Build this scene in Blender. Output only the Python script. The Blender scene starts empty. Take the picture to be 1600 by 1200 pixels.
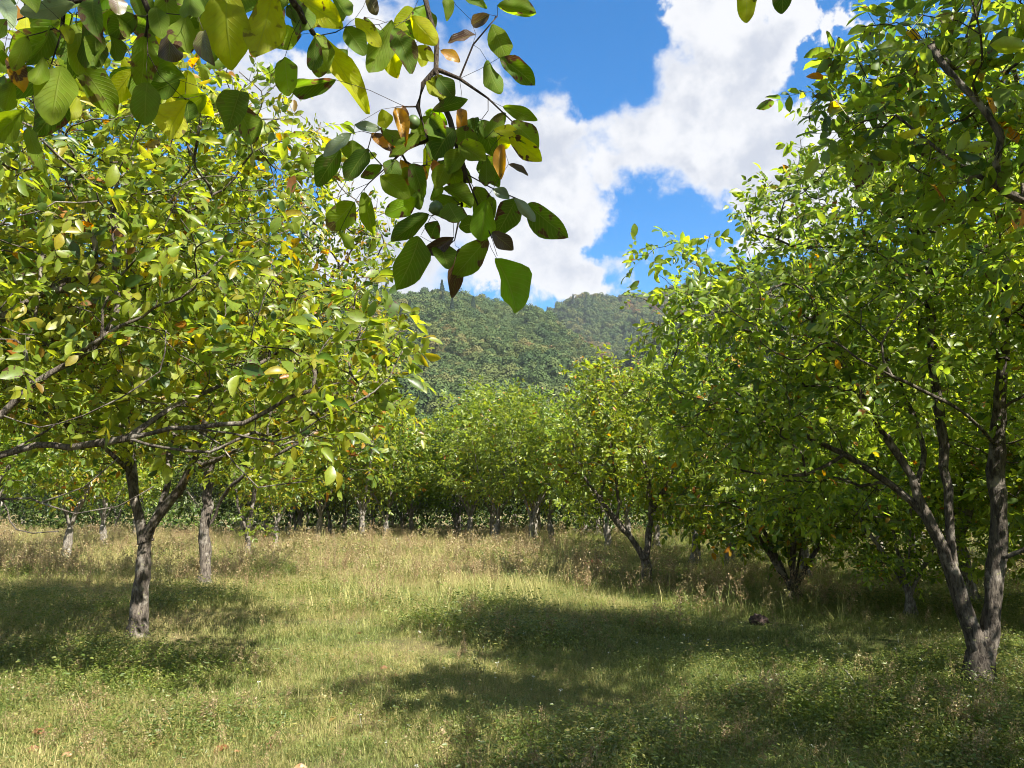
import bpy, math, random
import numpy as np
from mathutils import Vector, Matrix

R = math.radians
rng = np.random.default_rng(11)
random.seed(11)
SC = bpy.context.scene
COL = SC.collection

# ------------------------------------------------------------------ camera
HFOV, PITCH, CAMZ = 68.0, 9.1, 1.6
cam_d = bpy.data.cameras.new('camera'); cam_d.sensor_width = 36.0
cam_d.lens = 18.0 / math.tan(R(HFOV / 2)); cam_d.clip_start = 0.05; cam_d.clip_end = 5000
cam = bpy.data.objects.new('camera', cam_d); COL.objects.link(cam)
cam.location = (0, 0, CAMZ); cam.rotation_euler = (R(90 + PITCH), 0, 0)
SC.camera = cam
FPX = 800.0 / math.tan(R(HFOV / 2)); CP, SP = math.cos(R(PITCH)), math.sin(R(PITCH))

def px(x, y, Y):
    """a point of the place, Y metres in front of the viewer, seen in direction (x, y) of the 1600x1200 photograph"""
    u, v = (x - 800) / FPX, (600 - y) / FPX
    d = np.array([u, CP - v * SP, SP + v * CP])
    return d * (Y / d[1]) + np.array([0, 0, CAMZ])

def to_px(P):
    P = np.asarray(P, float) - np.array([0, 0, CAMZ])
    f = P[..., 1] * CP + P[..., 2] * SP
    up = -P[..., 1] * SP + P[..., 2] * CP
    f = np.maximum(f, 1e-3)
    return 800 + P[..., 0] / f * FPX, 600 - up / f * FPX, f

# ------------------------------------------------------------------ light
SUN_EL, SUN_AZ = 45.0, 137.0          # azimuth clockwise from +Y: over the viewer's right shoulder
sun_dir = Vector((math.sin(R(SUN_AZ)) * math.cos(R(SUN_EL)), math.cos(R(SUN_AZ)) * math.cos(R(SUN_EL)), math.sin(R(SUN_EL))))
sl = bpy.data.lights.new('sun', 'SUN'); sl.energy = 4.8; sl.angle = R(0.53); sl.color = (1.0, 0.95, 0.86)
so = bpy.data.objects.new('sun', sl); COL.objects.link(so)
so.rotation_euler = sun_dir.to_track_quat('Z', 'Y').to_euler(); so.location = sun_dir * 50
SC.view_settings.view_transform = 'Standard'; SC.view_settings.look = 'None'
SC.view_settings.exposure = 2.0; SC.view_settings.gamma = 1.0; SC.view_settings.use_curve_mapping = False

class NT:
    """small node-tree writer"""
    def __init__(s, tree): s.t = tree; s.t.nodes.clear()
    def n(s, typ, ins=None, **props):
        nd = s.t.nodes.new(typ)
        for k, v in props.items(): setattr(nd, k, v)
        for k, v in (ins or {}).items():
            sock = nd.inputs[k]
            if isinstance(v, bpy.types.NodeSocket): s.t.links.new(v, sock)
            else: sock.default_value = v
        return nd
    def m(s, op, a, b=0.0, c=0.0, clamp=False):
        return s.n('ShaderNodeMath', {0: a, 1: b, 2: c}, operation=op, use_clamp=clamp).outputs[0]
    def v(s, op, a, b=(0, 0, 0)):
        nd = s.n('ShaderNodeVectorMath', {0: a, 1: b}, operation=op)
        return nd.outputs['Value'] if op in ('DOT_PRODUCT', 'LENGTH', 'DISTANCE') else nd.outputs[0]
    def mix(s, f, a, b, blend='MIX'):
        nd = s.n('ShaderNodeMix', data_type='RGBA', blend_type=blend)
        for i, val in ((0, f), (6, a), (7, b)):
            if isinstance(val, bpy.types.NodeSocket): s.t.links.new(val, nd.inputs[i])
            else: nd.inputs[i].default_value = val if i == 0 else (*val, 1)[:4]
        return nd.outputs[2]
    def ramp(s, f, stops, interp='LINEAR'):
        nd = s.n('ShaderNodeValToRGB', {0: f}); e = nd.color_ramp.elements; nd.color_ramp.interpolation = interp
        while len(e) < len(stops): e.new(1.0)
        for el, (p, c) in zip(e, stops):
            el.position = p; el.color = (*c, 1) if len(c) == 3 else c
        return nd.outputs[0]
    def step(s, x, a, b):
        nd = s.n('ShaderNodeMapRange', {0: x, 1: a, 2: b, 3: 0.0, 4: 1.0}, interpolation_type='SMOOTHSTEP')
        return nd.outputs[0]
    def noise(s, vec, scale, detail=3.0, rough=0.55, dist=0.0):
        return s.n('ShaderNodeTexNoise', {'Vector': vec, 'Scale': scale, 'Detail': detail, 'Roughness': rough, 'Distortion': dist}).outputs[0]

# ------------------------------------------------------------------ sky with cumulus
W = bpy.data.worlds.new('World'); SC.world = W; W.use_nodes = True
w = NT(W.node_tree)
SKY_STRENGTH = 0.1
HAZE = 0.00012
sky = w.n('ShaderNodeTexSky', sky_type='NISHITA', sun_disc=False, sun_elevation=R(SUN_EL), sun_rotation=R(SUN_AZ),
          altitude=600.0, air_density=1.0, dust_density=0.25, ozone_density=2.2)
dirv = w.n('ShaderNodeTexCoord').outputs['Generated']
dirn = w.v('NORMALIZE', dirv)
skyc = w.n('ShaderNodeHueSaturation', {'Saturation': 1.45, 'Value': 0.61, 'Color': sky.outputs[0]}).outputs[0]
warp = w.n('ShaderNodeTexNoise', {'Vector': dirn, 'Scale': 9.0, 'Detail': 5.0, 'Roughness': 0.6})
wv = w.v('SUBTRACT', warp.outputs['Color'], (0.5, 0.5, 0.5))
wsc = w.n('ShaderNodeVectorMath', {0: wv, 'Scale': 0.11}, operation='SCALE').outputs[0]
warp2 = w.n('ShaderNodeTexNoise', {'Vector': dirn, 'Scale': 34.0, 'Detail': 4.0, 'Roughness': 0.6})
wsc2 = w.n('ShaderNodeVectorMath', {0: w.v('SUBTRACT', warp2.outputs['Color'], (0.5, 0.5, 0.5)), 'Scale': 0.05}, operation='SCALE').outputs[0]
wsc = w.v('ADD', wsc, wsc2)
dw = w.v('ADD', dirn, wsc)
def sky_dir(x, y):
    d = px(x, y, 1.0) - np.array([0, 0, CAMZ]); return tuple(d / np.linalg.norm(d))
# (direction, radius in radians) of the cumulus heaps in this part of the sky
BLOBS = [(870, 330, .12), (800, 250, .13), (815, 150, .075), (905, 405, .06), (700, 250, .15), (560, 120, .12), (600, 400, .10), (480, 160, .10), (850, 240, .09),
         (1085, 110, .13), (1010, 185, .095), (1160, 95, .10), (1180, 235, .13), (1080, 250, .09), (1270, 210, .10), (1340, 230, .07), (960, 285, .06), (1320, 75, .03), (990, 270, .06)]
HOLES = [(912, 135, .036), (950, 40, .070), (900, 175, .016), (850, 50, .06), (1005, 355, .042), (1065, 360, .042), (1125, 360, .03), (955, 380, .02), (1300, 112, .036), (470, 40, .05)]
cov = None
for (x, y, r) in BLOBS:
    d = w.v('DISTANCE', dw, sky_dir(x, y))
    b = w.m('SUBTRACT', 1.0, w.m('DIVIDE', d, r))
    cov = b if cov is None else w.n('ShaderNodeMath', {0: cov, 1: b, 2: 0.25}, operation='SMOOTH_MAX').outputs[0]
for (x, y, r) in HOLES:
    d = w.v('DISTANCE', dw, sky_dir(x, y))
    b = w.m('ADD', w.m('MULTIPLY', w.m('SUBTRACT', w.m('DIVIDE', d, r), 1.0), 0.55 if r < .03 else 0.9), .1 if r < .03 else 0.0)
    cov = w.n('ShaderNodeMath', {0: cov, 1: b, 2: 0.25}, operation='SMOOTH_MIN').outputs[0]
# everywhere else the same broken cumulus goes on
big = w.noise(w.v('MULTIPLY', dirn, (1.0, 1.0, 1.6)), 3.1, 4.0, 0.5)
far = w.v('DISTANCE', dirn, sky_dir(900, 250))
bigc = w.m('MULTIPLY', w.m('SUBTRACT', big, 0.47), 3.0)
bigc = w.m('SUBTRACT', bigc, w.m('MULTIPLY', w.m('SUBTRACT', 1.0, w.step(far, 0.40, 0.65)), 4.0))
cov = w.m('MAXIMUM', cov, bigc)
fine = w.noise(dirn, 30.0, 8.0, 0.6, 0.4)
mid_ = w.noise(dirn, 11.0, 5.0, 0.55)
bil = w.m('SUBTRACT', 1.0, w.m('ABSOLUTE', w.m('SUBTRACT', w.m('MULTIPLY', w.noise(dirn, 17.0, 4.0, 0.5), 2.0), 1.0)))
dens = w.m('ADD', cov, w.m('ADD', w.m('MULTIPLY', w.m('SUBTRACT', fine, 0.5), 0.95), w.m('MULTIPLY', w.m('SUBTRACT', mid_, 0.5), 0.7)))
dens = w.m('ADD', dens, w.m('MULTIPLY', w.m('SUBTRACT', bil, 0.75), 0.35))
soft = w.m('ADD', 0.16, w.m('MULTIPLY', w.step(w.noise(dirn, 5.0, 2.0), 0.4, 0.62), 0.45))
alpha = w.step(w.m('DIVIDE', w.m('ADD', dens, 0.06), soft), 0.0, 1.0)
# lit from the sun's side: compare the heap's relief here with the relief a step towards the sun
def relief(vec): return w.m('ADD', w.m('MULTIPLY', w.noise(vec, 8.0, 5.0, 0.55), 1.0), w.m('MULTIPLY', w.noise(vec, 21.0, 4.0, 0.55), 0.35))
lean = w.v('ADD', dirn, (-0.018, 0.0, 0.026))
lit = w.m('SUBTRACT', relief(dirn), relief(lean))
thick = w.step(dens, 0.1, 0.9)
shade = w.m('MULTIPLY', thick, w.step(lit, 0.13, -0.10))
cloudc = w.mix(shade, (2.32, 2.34, 2.4), (1.55, 1.65, 1.88))
skymix = w.mix(alpha, skyc, cloudc)
bg = w.n('ShaderNodeBackground', {'Color': skymix, 'Strength': SKY_STRENGTH})
w.t.links.new(bg.outputs[0], w.n('ShaderNodeOutputWorld').inputs[0])

SC.cycles.pixel_filter_type = 'BLACKMAN_HARRIS'; SC.cycles.filter_width = 1.0
SC.cycles.use_denoising = True
SC.cycles.max_bounces = 7; SC.cycles.diffuse_bounces = 4; SC.cycles.glossy_bounces = 2
SC.cycles.transmission_bounces = 6; SC.cycles.transparent_max_bounces = 4
SC.cycles.caustics_reflective = False; SC.cycles.caustics_refractive = False

# ------------------------------------------------------------------ materials
def new_mat(name):
    m = bpy.data.materials.new(name); m.use_nodes = True
    return m, NT(m.node_tree)

def out(t, shader): t.t.links.new(shader, t.n('ShaderNodeOutputMaterial').inputs[0])

DG, GR, YG, LI, OR_, BR = (.032, .070, .014), (.058, .104, .016), (.13, .185, .021), (.205, .235, .024), (.34, .15, .014), (.10, .042, .014)
def leaf_mat(name, stops, veins=False, trans=0.5, tgain=2.7, spots=0.66, sat=1.0, rough=0.4, spec=0.45, inst=True):
    m, t = new_mat(name)
    at = t.n('ShaderNodeSeparateXYZ', {0: t.n('ShaderNodeAttribute', attribute_name='leafdat').outputs['Vector']})
    u, v, rnd = at.outputs
    if inst:
        rnd = t.m('FRACT', t.m('ADD', rnd, t.n('ShaderNodeObjectInfo').outputs['Random']))
    pos = t.n('ShaderNodeNewGeometry').outputs['Position']
    c = t.ramp(rnd, stops)
    nz = t.noise(pos, 0.9, 2.0)
    c = t.mix(t.m('MULTIPLY', t.step(nz, 0.42, 0.7), 0.45), c, YG)
    hv = t.noise(pos, 40.0, 3.0)
    c = t.n('ShaderNodeHueSaturation', {'Hue': t.m('ADD', 0.5, t.m('MULTIPLY', t.m('SUBTRACT', hv, 0.5), 0.05)), 'Saturation': sat,
                                        'Value': t.m('MULTIPLY', t.m('ADD', 0.72, t.m('MULTIPLY', hv, 0.56)), t.m('ADD', .84, t.m('MULTIPLY', t.n('ShaderNodeObjectInfo').outputs['Random'], .32))), 'Color': c}).outputs[0]
    av = t.m('ABSOLUTE', v)
    edge = t.m('MULTIPLY', t.m('MAXIMUM', t.m('MULTIPLY', av, 2.0), t.m('ABSOLUTE', t.m('SUBTRACT', t.m('MULTIPLY', u, 2.0), 1.0))), 0.16)
    sp = t.m('ADD', t.noise(pos, 38.0, 2.0), edge)
    blight = t.step(t.m('FRACT', t.m('MULTIPLY', rnd, 17.3)), 0.35, 0.9)
    spm = t.m('MULTIPLY', t.step(sp, spots, spots + 0.07), t.m('ADD', 0.15, t.m('MULTIPLY', blight, 0.85)))
    c = t.mix(spm, c, (.055, .026, .012))
    nrm = None
    if veins:
        mid = t.m('SUBTRACT', 1.0, t.step(av, 0.008, 0.03))
        sv = t.m('FRACT', t.m('SUBTRACT', t.m('MULTIPLY', u, 11.0), t.m('MULTIPLY', av, 7.0)))
        side = t.m('MULTIPLY', t.m('SUBTRACT', 1.0, t.step(t.m('ABSOLUTE', t.m('SUBTRACT', sv, 0.5)), 0.03, 0.14)), 0.55)
        vn = t.m('MAXIMUM', mid, side)
        c = t.mix(t.m('MULTIPLY', vn, 0.4), c, (.16, .19, .035))
        nrm = t.n('ShaderNodeBump', {'Strength': 0.5, 'Distance': 0.004, 'Height': vn}).outputs[0]
    ins = {'Base Color': c, 'Roughness': rough, 'Specular IOR Level': spec}
    if nrm: ins['Normal'] = nrm
    p = t.n('ShaderNodeBsdfPrincipled', ins)
    tc = t.n('ShaderNodeHueSaturation', {'Hue': 0.488, 'Saturation': 1.08, 'Value': tgain, 'Color': c}).outputs[0]
    tr = t.n('ShaderNodeBsdfTranslucent', {'Color': tc})
    mx = t.n('ShaderNodeMixShader', {0: trans, 1: p.outputs[0], 2: tr.outputs[0]})
    out(t, mx.outputs[0]); return m

M_LEAF_Y = leaf_mat('leaf_yellowing', [(0, DG), (.14, GR), (.42, YG), (.80, LI), (.955, (.24, .2, .02)), (.975, OR_), (1, BR)])
M_LEAF_G = leaf_mat('leaf_green', [(0, DG), (.18, GR), (.50, YG), (.955, LI), (.98, OR_), (1, BR)])
M_LEAF_M = leaf_mat('leaf_mixed', [(0, DG), (.10, GR), (.45, YG), (.965, LI), (.985, OR_), (1, BR)])
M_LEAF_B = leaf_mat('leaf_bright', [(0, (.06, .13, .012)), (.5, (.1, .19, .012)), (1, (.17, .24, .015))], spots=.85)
M_LEAF_D = leaf_mat('leaf_deep', [(0, (.016, .036, .009)), (.7, (.028, .055, .011)), (1, (.06, .085, .014))], trans=.22, spec=.25)  # darkened leaf colour: the shade under the far rows is painted in
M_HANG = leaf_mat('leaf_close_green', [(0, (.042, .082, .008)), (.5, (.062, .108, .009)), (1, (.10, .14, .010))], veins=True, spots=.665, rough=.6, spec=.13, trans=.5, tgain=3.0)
M_HANG_L = leaf_mat('leaf_close_backlit', [(0, (.24, .27, .012)), (1, (.33, .33, .015))], veins=True, spots=.70, trans=.62, rough=.55, spec=.2)  # bright lime base colour stands in for sun shining through the blades
M_HANG_G = leaf_mat('leaf_close_bright', [(0, (.085, .18, .010)), (1, (.12, .20, .012))], veins=True, spots=.7, trans=.55, rough=.55, spec=.15, tgain=3.0)
M_HANG_Y = leaf_mat('leaf_close_orange', [(0, (.38, .20, .015)), (1, (.34, .13, .012))], veins=True, spots=.58, trans=.5)
M_HANG_B = leaf_mat('leaf_close_brown', [(0, (.06, .024, .012)), (1, (.035, .018, .012))], veins=True, spots=.6, trans=.2)
M_HANG_S = leaf_mat('leaf_close_silver', [(0, (.10, .15, .075)), (1, (.13, .17, .09))], veins=True, spots=.8, trans=.2, rough=.3, spec=.8)
M_SEED = leaf_mat('seed_head', [(0, (.17, .115, .06)), (.6, (.23, .17, .085)), (1, (.32, .26, .13))], trans=.25, spots=.9)
M_WEED = leaf_mat('weed_leaf', [(0, (.05, .08, .017)), (.6, (.085, .115, .025)), (1, (.2, .18, .05))], trans=.35, spots=.9)
M_FALLEN = leaf_mat('fallen_leaf', [(0, (.20, .075, .03)), (.6, (.15, .06, .028)), (1, (.26, .13, .06))], veins=True, trans=.15, spots=.75)

def bark_mat(name, dark, light, wash):
    m, t = new_mat(name)
    pos = t.n('ShaderNodeTexCoord').outputs['Object']
    st = t.v('MULTIPLY', pos, (1.0, 1.0, 0.22))
    fis = t.noise(st, 38.0, 6.0, 0.65, 0.6)
    pat = t.noise(pos, 5.5, 4.0, 0.6)
    c = t.mix(t.step(fis, 0.36, 0.62), dark, light)
    c = t.mix(t.m('MULTIPLY', t.step(pat, 0.52, 0.66), 0.7), c, wash)
    lich = t.noise(pos, 21.0, 3.0, 0.6)
    c = t.mix(t.m('MULTIPLY', t.step(lich, 0.64, 0.7), 0.6), c, (.26, .26, .12))
    bump = t.n('ShaderNodeBump', {'Strength': 1.0, 'Distance': 0.04, 'Height': fis}).outputs[0]
    p = t.n('ShaderNodeBsdfPrincipled', {'Base Color': c, 'Roughness': 0.9, 'Specular IOR Level': 0.2, 'Normal': bump})
    out(t, p.outputs[0]); return m
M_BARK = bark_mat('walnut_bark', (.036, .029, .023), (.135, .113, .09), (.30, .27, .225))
M_DARK = bark_mat('shaded_bark', (.028, .022, .017), (.10, .083, .065), (.23, .20, .165))  # darker copy of the walnut bark, deep shade put into its colour
M_PALE = bark_mat('pale_bark', (.08, .068, .055), (.23, .205, .17), (.33, .30, .26))
M_TWIG = bark_mat('walnut_twig', (.032, .025, .019), (.10, .082, .063), (.2, .175, .14))
M_STEM = bark_mat('hanging_twig', (.022, .016, .012), (.055, .042, .03), (.07, .055, .04))

def flat_mat(name, col, rough=.8, var=.25, scale=60., bump=0.0):
    m, t = new_mat(name)
    pos = t.n('ShaderNodeTexCoord').outputs['Object']
    nz = t.noise(pos, scale, 4.0)
    c = t.n('ShaderNodeHueSaturation', {'Value': t.m('ADD', 1 - var, t.m('MULTIPLY', nz, 2 * var)), 'Color': (*col, 1)}).outputs[0]
    ins = {'Base Color': c, 'Roughness': rough}
    if bump: ins['Normal'] = t.n('ShaderNodeBump', {'Strength': 0.8, 'Distance': bump, 'Height': nz}).outputs[0]
    out(t, t.n('ShaderNodeBsdfPrincipled', ins).outputs[0]); return m
M_NUT = flat_mat('walnut_husk', (.05, .085, .02), .5, .35, 90)
M_CLOD = flat_mat('dark_clod', (.045, .028, .022), .95, .5, 40, .02)
M_WIRE = flat_mat('weathered_wire', (.42, .38, .33), .7)
M_STICK = flat_mat('bleached_stick', (.42, .36, .28), .8, .3, 50)
M_WHITE = flat_mat('white_petal', (.72, .72, .66), .7, .1)

# dry-to-green meadow colour, shared by blades and ground
def meadow(t, loc):
    a = t.noise(loc, 0.22, 4.0, 0.6); b = t.noise(loc, 1.3, 3.0, 0.6)
    s = t.n('ShaderNodeSeparateXYZ', {0: loc}).outputs
    dry = t.m('ADD', t.m('MULTIPLY', a, 1.1), t.m('MULTIPLY', b, 0.7))
    dry = t.m('ADD', dry, t.m('MULTIPLY', t.step(s[1], 10.0, 22.0), 0.13))
    dry = t.m('SUBTRACT', dry, t.m('MULTIPLY', t.step(s[0], -0.5, 3.0), t.m('SUBTRACT', 0.24, t.m('MULTIPLY', t.step(s[1], 9.0, 12.0), 0.12))))
    return t.step(dry, 0.58, 1.18)

def grass_mat(name, green, mid, straw, bias=0.0):
    m, t = new_mat(name)
    oi = t.n('ShaderNodeObjectInfo')
    dry = meadow(t, oi.outputs['Location'])
    at = t.n('ShaderNodeSeparateXYZ', {0: t.n('ShaderNodeAttribute', attribute_name='leafdat').outputs['Vector']})
    r2 = t.m('FRACT', t.m('ADD', oi.outputs['Random'], at.outputs[2]))
    f = t.m('ADD', t.m('ADD', t.m('MULTIPLY', dry, 0.75), bias), t.m('MULTIPLY', t.m('SUBTRACT', r2, 0.5), 0.75), clamp=True)
    c = t.ramp(f, [(0, green), (.45, mid), (1, straw)])
    p = t.n('ShaderNodeBsdfPrincipled', {'Base Color': c, 'Roughness': .6, 'Specular IOR Level': .3})
    tr = t.n('ShaderNodeBsdfTranslucent', {'Color': t.n('ShaderNodeHueSaturation', {'Value': 1.5, 'Color': c}).outputs[0]})
    out(t, t.n('ShaderNodeMixShader', {0: .35, 1: p.outputs[0], 2: tr.outputs[0]}).outputs[0]); return m
M_GRASS = grass_mat('meadow_grass', (.075, .112, .022), (.185, .20, .055), (.38, .31, .14), 0.12)
M_STRAW = grass_mat('dry_grass', (.13, .18, .04), (.25, .26, .08), (.42, .36, .15), 0.18)

mg, t = new_mat('ground_soil')
gp = t.n('ShaderNodeNewGeometry').outputs['Position']
dry = meadow(t, gp)
g1 = t.mix(dry, (.060, .080, .022), (.23, .18, .085))
g1 = t.mix(t.step(t.noise(gp, 24.0, 4.0), .45, .7), g1, (.11, .085, .045))
ghi = t.noise(gp, 60.0, 5.0)
g1 = t.n('ShaderNodeHueSaturation', {'Value': t.m('ADD', .6, t.m('MULTIPLY', ghi, .8)), 'Color': g1}).outputs[0]
out(t, t.n('ShaderNodeBsdfPrincipled', {'Base Color': g1, 'Roughness': .95, 'Specular IOR Level': .1,
    'Normal': t.n('ShaderNodeBump', {'Strength': 1.0, 'Distance': .05, 'Height': ghi}).outputs[0]}).outputs[0])
M_GROUND = mg

mh, t = new_mat('forest_floor')
hp = t.n('ShaderNodeNewGeometry').outputs['Position']
out(t, t.n('ShaderNodeBsdfPrincipled', {'Base Color': t.mix(t.noise(hp, .05, 4.0), (.03, .045, .014), (.08, .075, .028)), 'Roughness': 1.0}).outputs[0])
M_HILL = mh

def forest_mat(name, stops):
    m, t = new_mat(name)
    oi = t.n('ShaderNodeObjectInfo')
    lo = oi.outputs['Location']
    zone = t.noise(lo, 0.012, 3.0)
    f = t.m('ADD', t.m('MULTIPLY', oi.outputs['Random'], .75), t.m('MULTIPLY', t.m('SUBTRACT', zone, .42), 1.4), clamp=True)
    c = t.ramp(f, stops)
    pn = t.noise(t.n('ShaderNodeNewGeometry').outputs['Position'], .9, 2.0)
    c = t.n('ShaderNodeHueSaturation', {'Value': t.m('ADD', .65, t.m('MULTIPLY', pn, .7)), 'Color': c}).outputs[0]
    p = t.n('ShaderNodeBsdfPrincipled', {'Base Color': c, 'Roughness': .75, 'Specular IOR Level': .2})
    tr = t.n('ShaderNodeBsdfTranslucent', {'Color': c})
    out(t, t.n('ShaderNodeMixShader', {0: .2, 1: p.outputs[0], 2: tr.outputs[0]}).outputs[0]); return m
M_FOREST = forest_mat('hillside_foliage', [(0, (.032, .060, .017)), (.35, (.054, .086, .022)), (.66, (.082, .105, .027)), (.89, (.13, .115, .036)), (.97, (.15, .08, .03)), (1, (.14, .06, .03))])
M_CONIFER = forest_mat('hillside_conifer', [(0, (.017, .036, .018)), (1, (.036, .058, .022))])

# ------------------------------------------------------------------ mesh helpers
def unit(v): return v / np.maximum(np.linalg.norm(v, axis=-1, keepdims=True), 1e-9)

def mesh(name, V, loops, starts, dat=None, smooth=False):
    me = bpy.data.meshes.new(name)
    V = np.asarray(V, np.float32).reshape(-1, 3)
    me.vertices.add(len(V)); me.vertices.foreach_set('co', V.ravel())
    loops = np.asarray(loops, np.int32).ravel(); starts = np.asarray(starts, np.int32)
    if len(loops):
        me.loops.add(len(loops)); me.loops.foreach_set('vertex_index', loops)
        me.polygons.add(len(starts)); me.polygons.foreach_set('loop_start', starts)
        if smooth: me.polygons.foreach_set('use_smooth', np.ones(len(starts), bool))
    if dat is not None:
        a = me.attributes.new('leafdat', 'FLOAT_VECTOR', 'POINT')
        a.data.foreach_set('vector', np.asarray(dat, np.float32).ravel())
    me.update(calc_edges=True)
    return me

def obj(name, me, mat=None, parent=None, **props):
    o = bpy.data.objects.new(name, me)
    if mat and not me.materials: me.materials.append(mat)
    COL.objects.link(o)
    if parent: o.parent = parent
    for k, v in props.items(): o[k] = v
    return o

def thing(name, label, cat, loc, group=None):
    o = bpy.data.objects.new(name, None); COL.objects.link(o); o.location = tuple(loc); o.empty_display_size = .2
    o['label'] = label; o['category'] = cat
    if group: o['group'] = group
    return o

# leaf blades: template rows (u, v, lift) and its faces
def leaf_template(kind):
    if kind == 'quad2':      # 4 tris
        P = [(0, 0, 0), (.30, -.5, .10), (.72, -.42, .06), (1, 0, -.06), (.72, .42, .06), (.30, .5, .10)]
        F = [(0, 1, 2, 3), (0, 3, 4, 5)]
    elif kind == 'oct':      # 8 tris, rounder outline
        P = [(0, 0, 0), (.16, -.30, .05), (.45, -.5, .10), (.80, -.34, .03), (1, 0, -.12), (.80, .34, .03), (.45, .5, .10), (.16, .30, .05), (.5, 0, .02)]
        F = [(0, 1, 2, 8), (8, 2, 3, 4), (8, 4, 5, 6), (0, 8, 6, 7)]
    else:                    # one quad
        P = [(0, 0, 0), (.5, -.5, .04), (1, 0, 0), (.5, .5, .04)]
        F = [(0, 1, 2, 3)]
    return np.array(P, float), F

def leaf_arrays(O, A, N, L, Wd, rnd, kind, curl=None):
    T, F = leaf_template(kind)
    S = unit(np.cross(A, N)); N = np.cross(S, A)
    n = len(O)
    V = O[:, None] + A[:, None] * (T[None, :, 0:1] * L[:, None, None]) + S[:, None] * (T[None, :, 1:2] * Wd[:, None, None]) + N[:, None] * (T[None, :, 2:3] * L[:, None, None] * 1.0)
    k = len(T)
    loops = np.concatenate([np.array(f) for f in F]); fl = np.array([len(f) for f in F])
    st = np.concatenate([[0], np.cumsum(fl)[:-1]])
    off = (np.arange(n) * k)[:, None]
    LO = (loops[None] + off).ravel(); ST = (st[None] + (np.arange(n) * len(loops))[:, None]).ravel()
    D = np.empty((n, k, 3)); D[..., 0] = T[None, :, 0]; D[..., 1] = T[None, :, 1]; D[..., 2] = rnd[:, None]
    return V.reshape(-1, 3), LO, ST, D.reshape(-1, 3)

def blade_mesh(name, rows, cols, wob, bend, fold, seed, tipw=1.0):
    """one real leaf blade of unit length and unit width with a fold, a bend and a wavy margin"""
    g = np.random.default_rng(seed)
    us = .5 - .5 * np.cos(np.linspace(0, math.pi, rows + 1)); us = .75 * us + .25 * np.linspace(0, 1, rows + 1); vs = np.linspace(-.5, .5, cols)
    V = []; D = []; idx = {}
    ph = g.uniform(0, 6.28)
    for i, u in enumerate(us):
        wd = max(math.sin(math.pi * u ** (1.08 * tipw)), 0) ** .66 * (1 - .12 * u ** 6)
        for j, v in enumerate(vs):
            if i in (0, rows) and j: idx[(i, j)] = idx[(i, 0)]; continue
            vv = 0 if i in (0, rows) else v
            e = abs(v) * 2
            wv = wd * (1 + wob * .35 * math.sin(u * 9 + ph + (1.5 if v > 0 else 0)) * e)
            z = fold * abs(vv) * wd - bend * (u - .25) ** 2 + wob * .10 * e * math.sin(u * 13 + ph * 2 + v * 4)
            idx[(i, j)] = len(V); V.append((u, vv * wv, z)); D.append((u, vv, 0))
    F = []
    for i in range(rows):
        for j in range(cols - 1):
            q = [idx[(i, j)], idx[(i + 1, j)], idx[(i + 1, j + 1)], idx[(i, j + 1)]]
            qq = []
            for a in q:
                if a not in qq: qq.append(a)
            F.append(qq)
    lens = [len(f) for f in F]
    return mesh(name, V, sum(F, []), np.concatenate([[0], np.cumsum(lens)[:-1]]), D, True)
# blade shapes shared by all single leaves of one material
BLADES = {}
def blades(mat, fine=False):
    key = (mat.name, fine)
    if key not in BLADES:
        out_ = []
        for s in range(6):
            me = blade_mesh('leaf_blade', 12 if fine else 6, 5 if fine else 3, .30 if fine else .2, [.12, .3, .42, .06, .5, .2][s], [.22, .45, .15, .5, .3, .08][s], s)
            me.materials.append(mat); out_.append(me)
        BLADES[key] = out_
    return BLADES[key]

def leaf_matrix(O, A, N, L, Wd):
    S = np.cross(A, N); S /= max(np.linalg.norm(S), 1e-9); N = np.cross(S, A)
    return Matrix(((A[0] * L, S[0] * Wd, N[0] * L, O[0]), (A[1] * L, S[1] * Wd, N[1] * L, O[1]), (A[2] * L, S[2] * Wd, N[2] * L, O[2]), (0, 0, 0, 1)))

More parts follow.
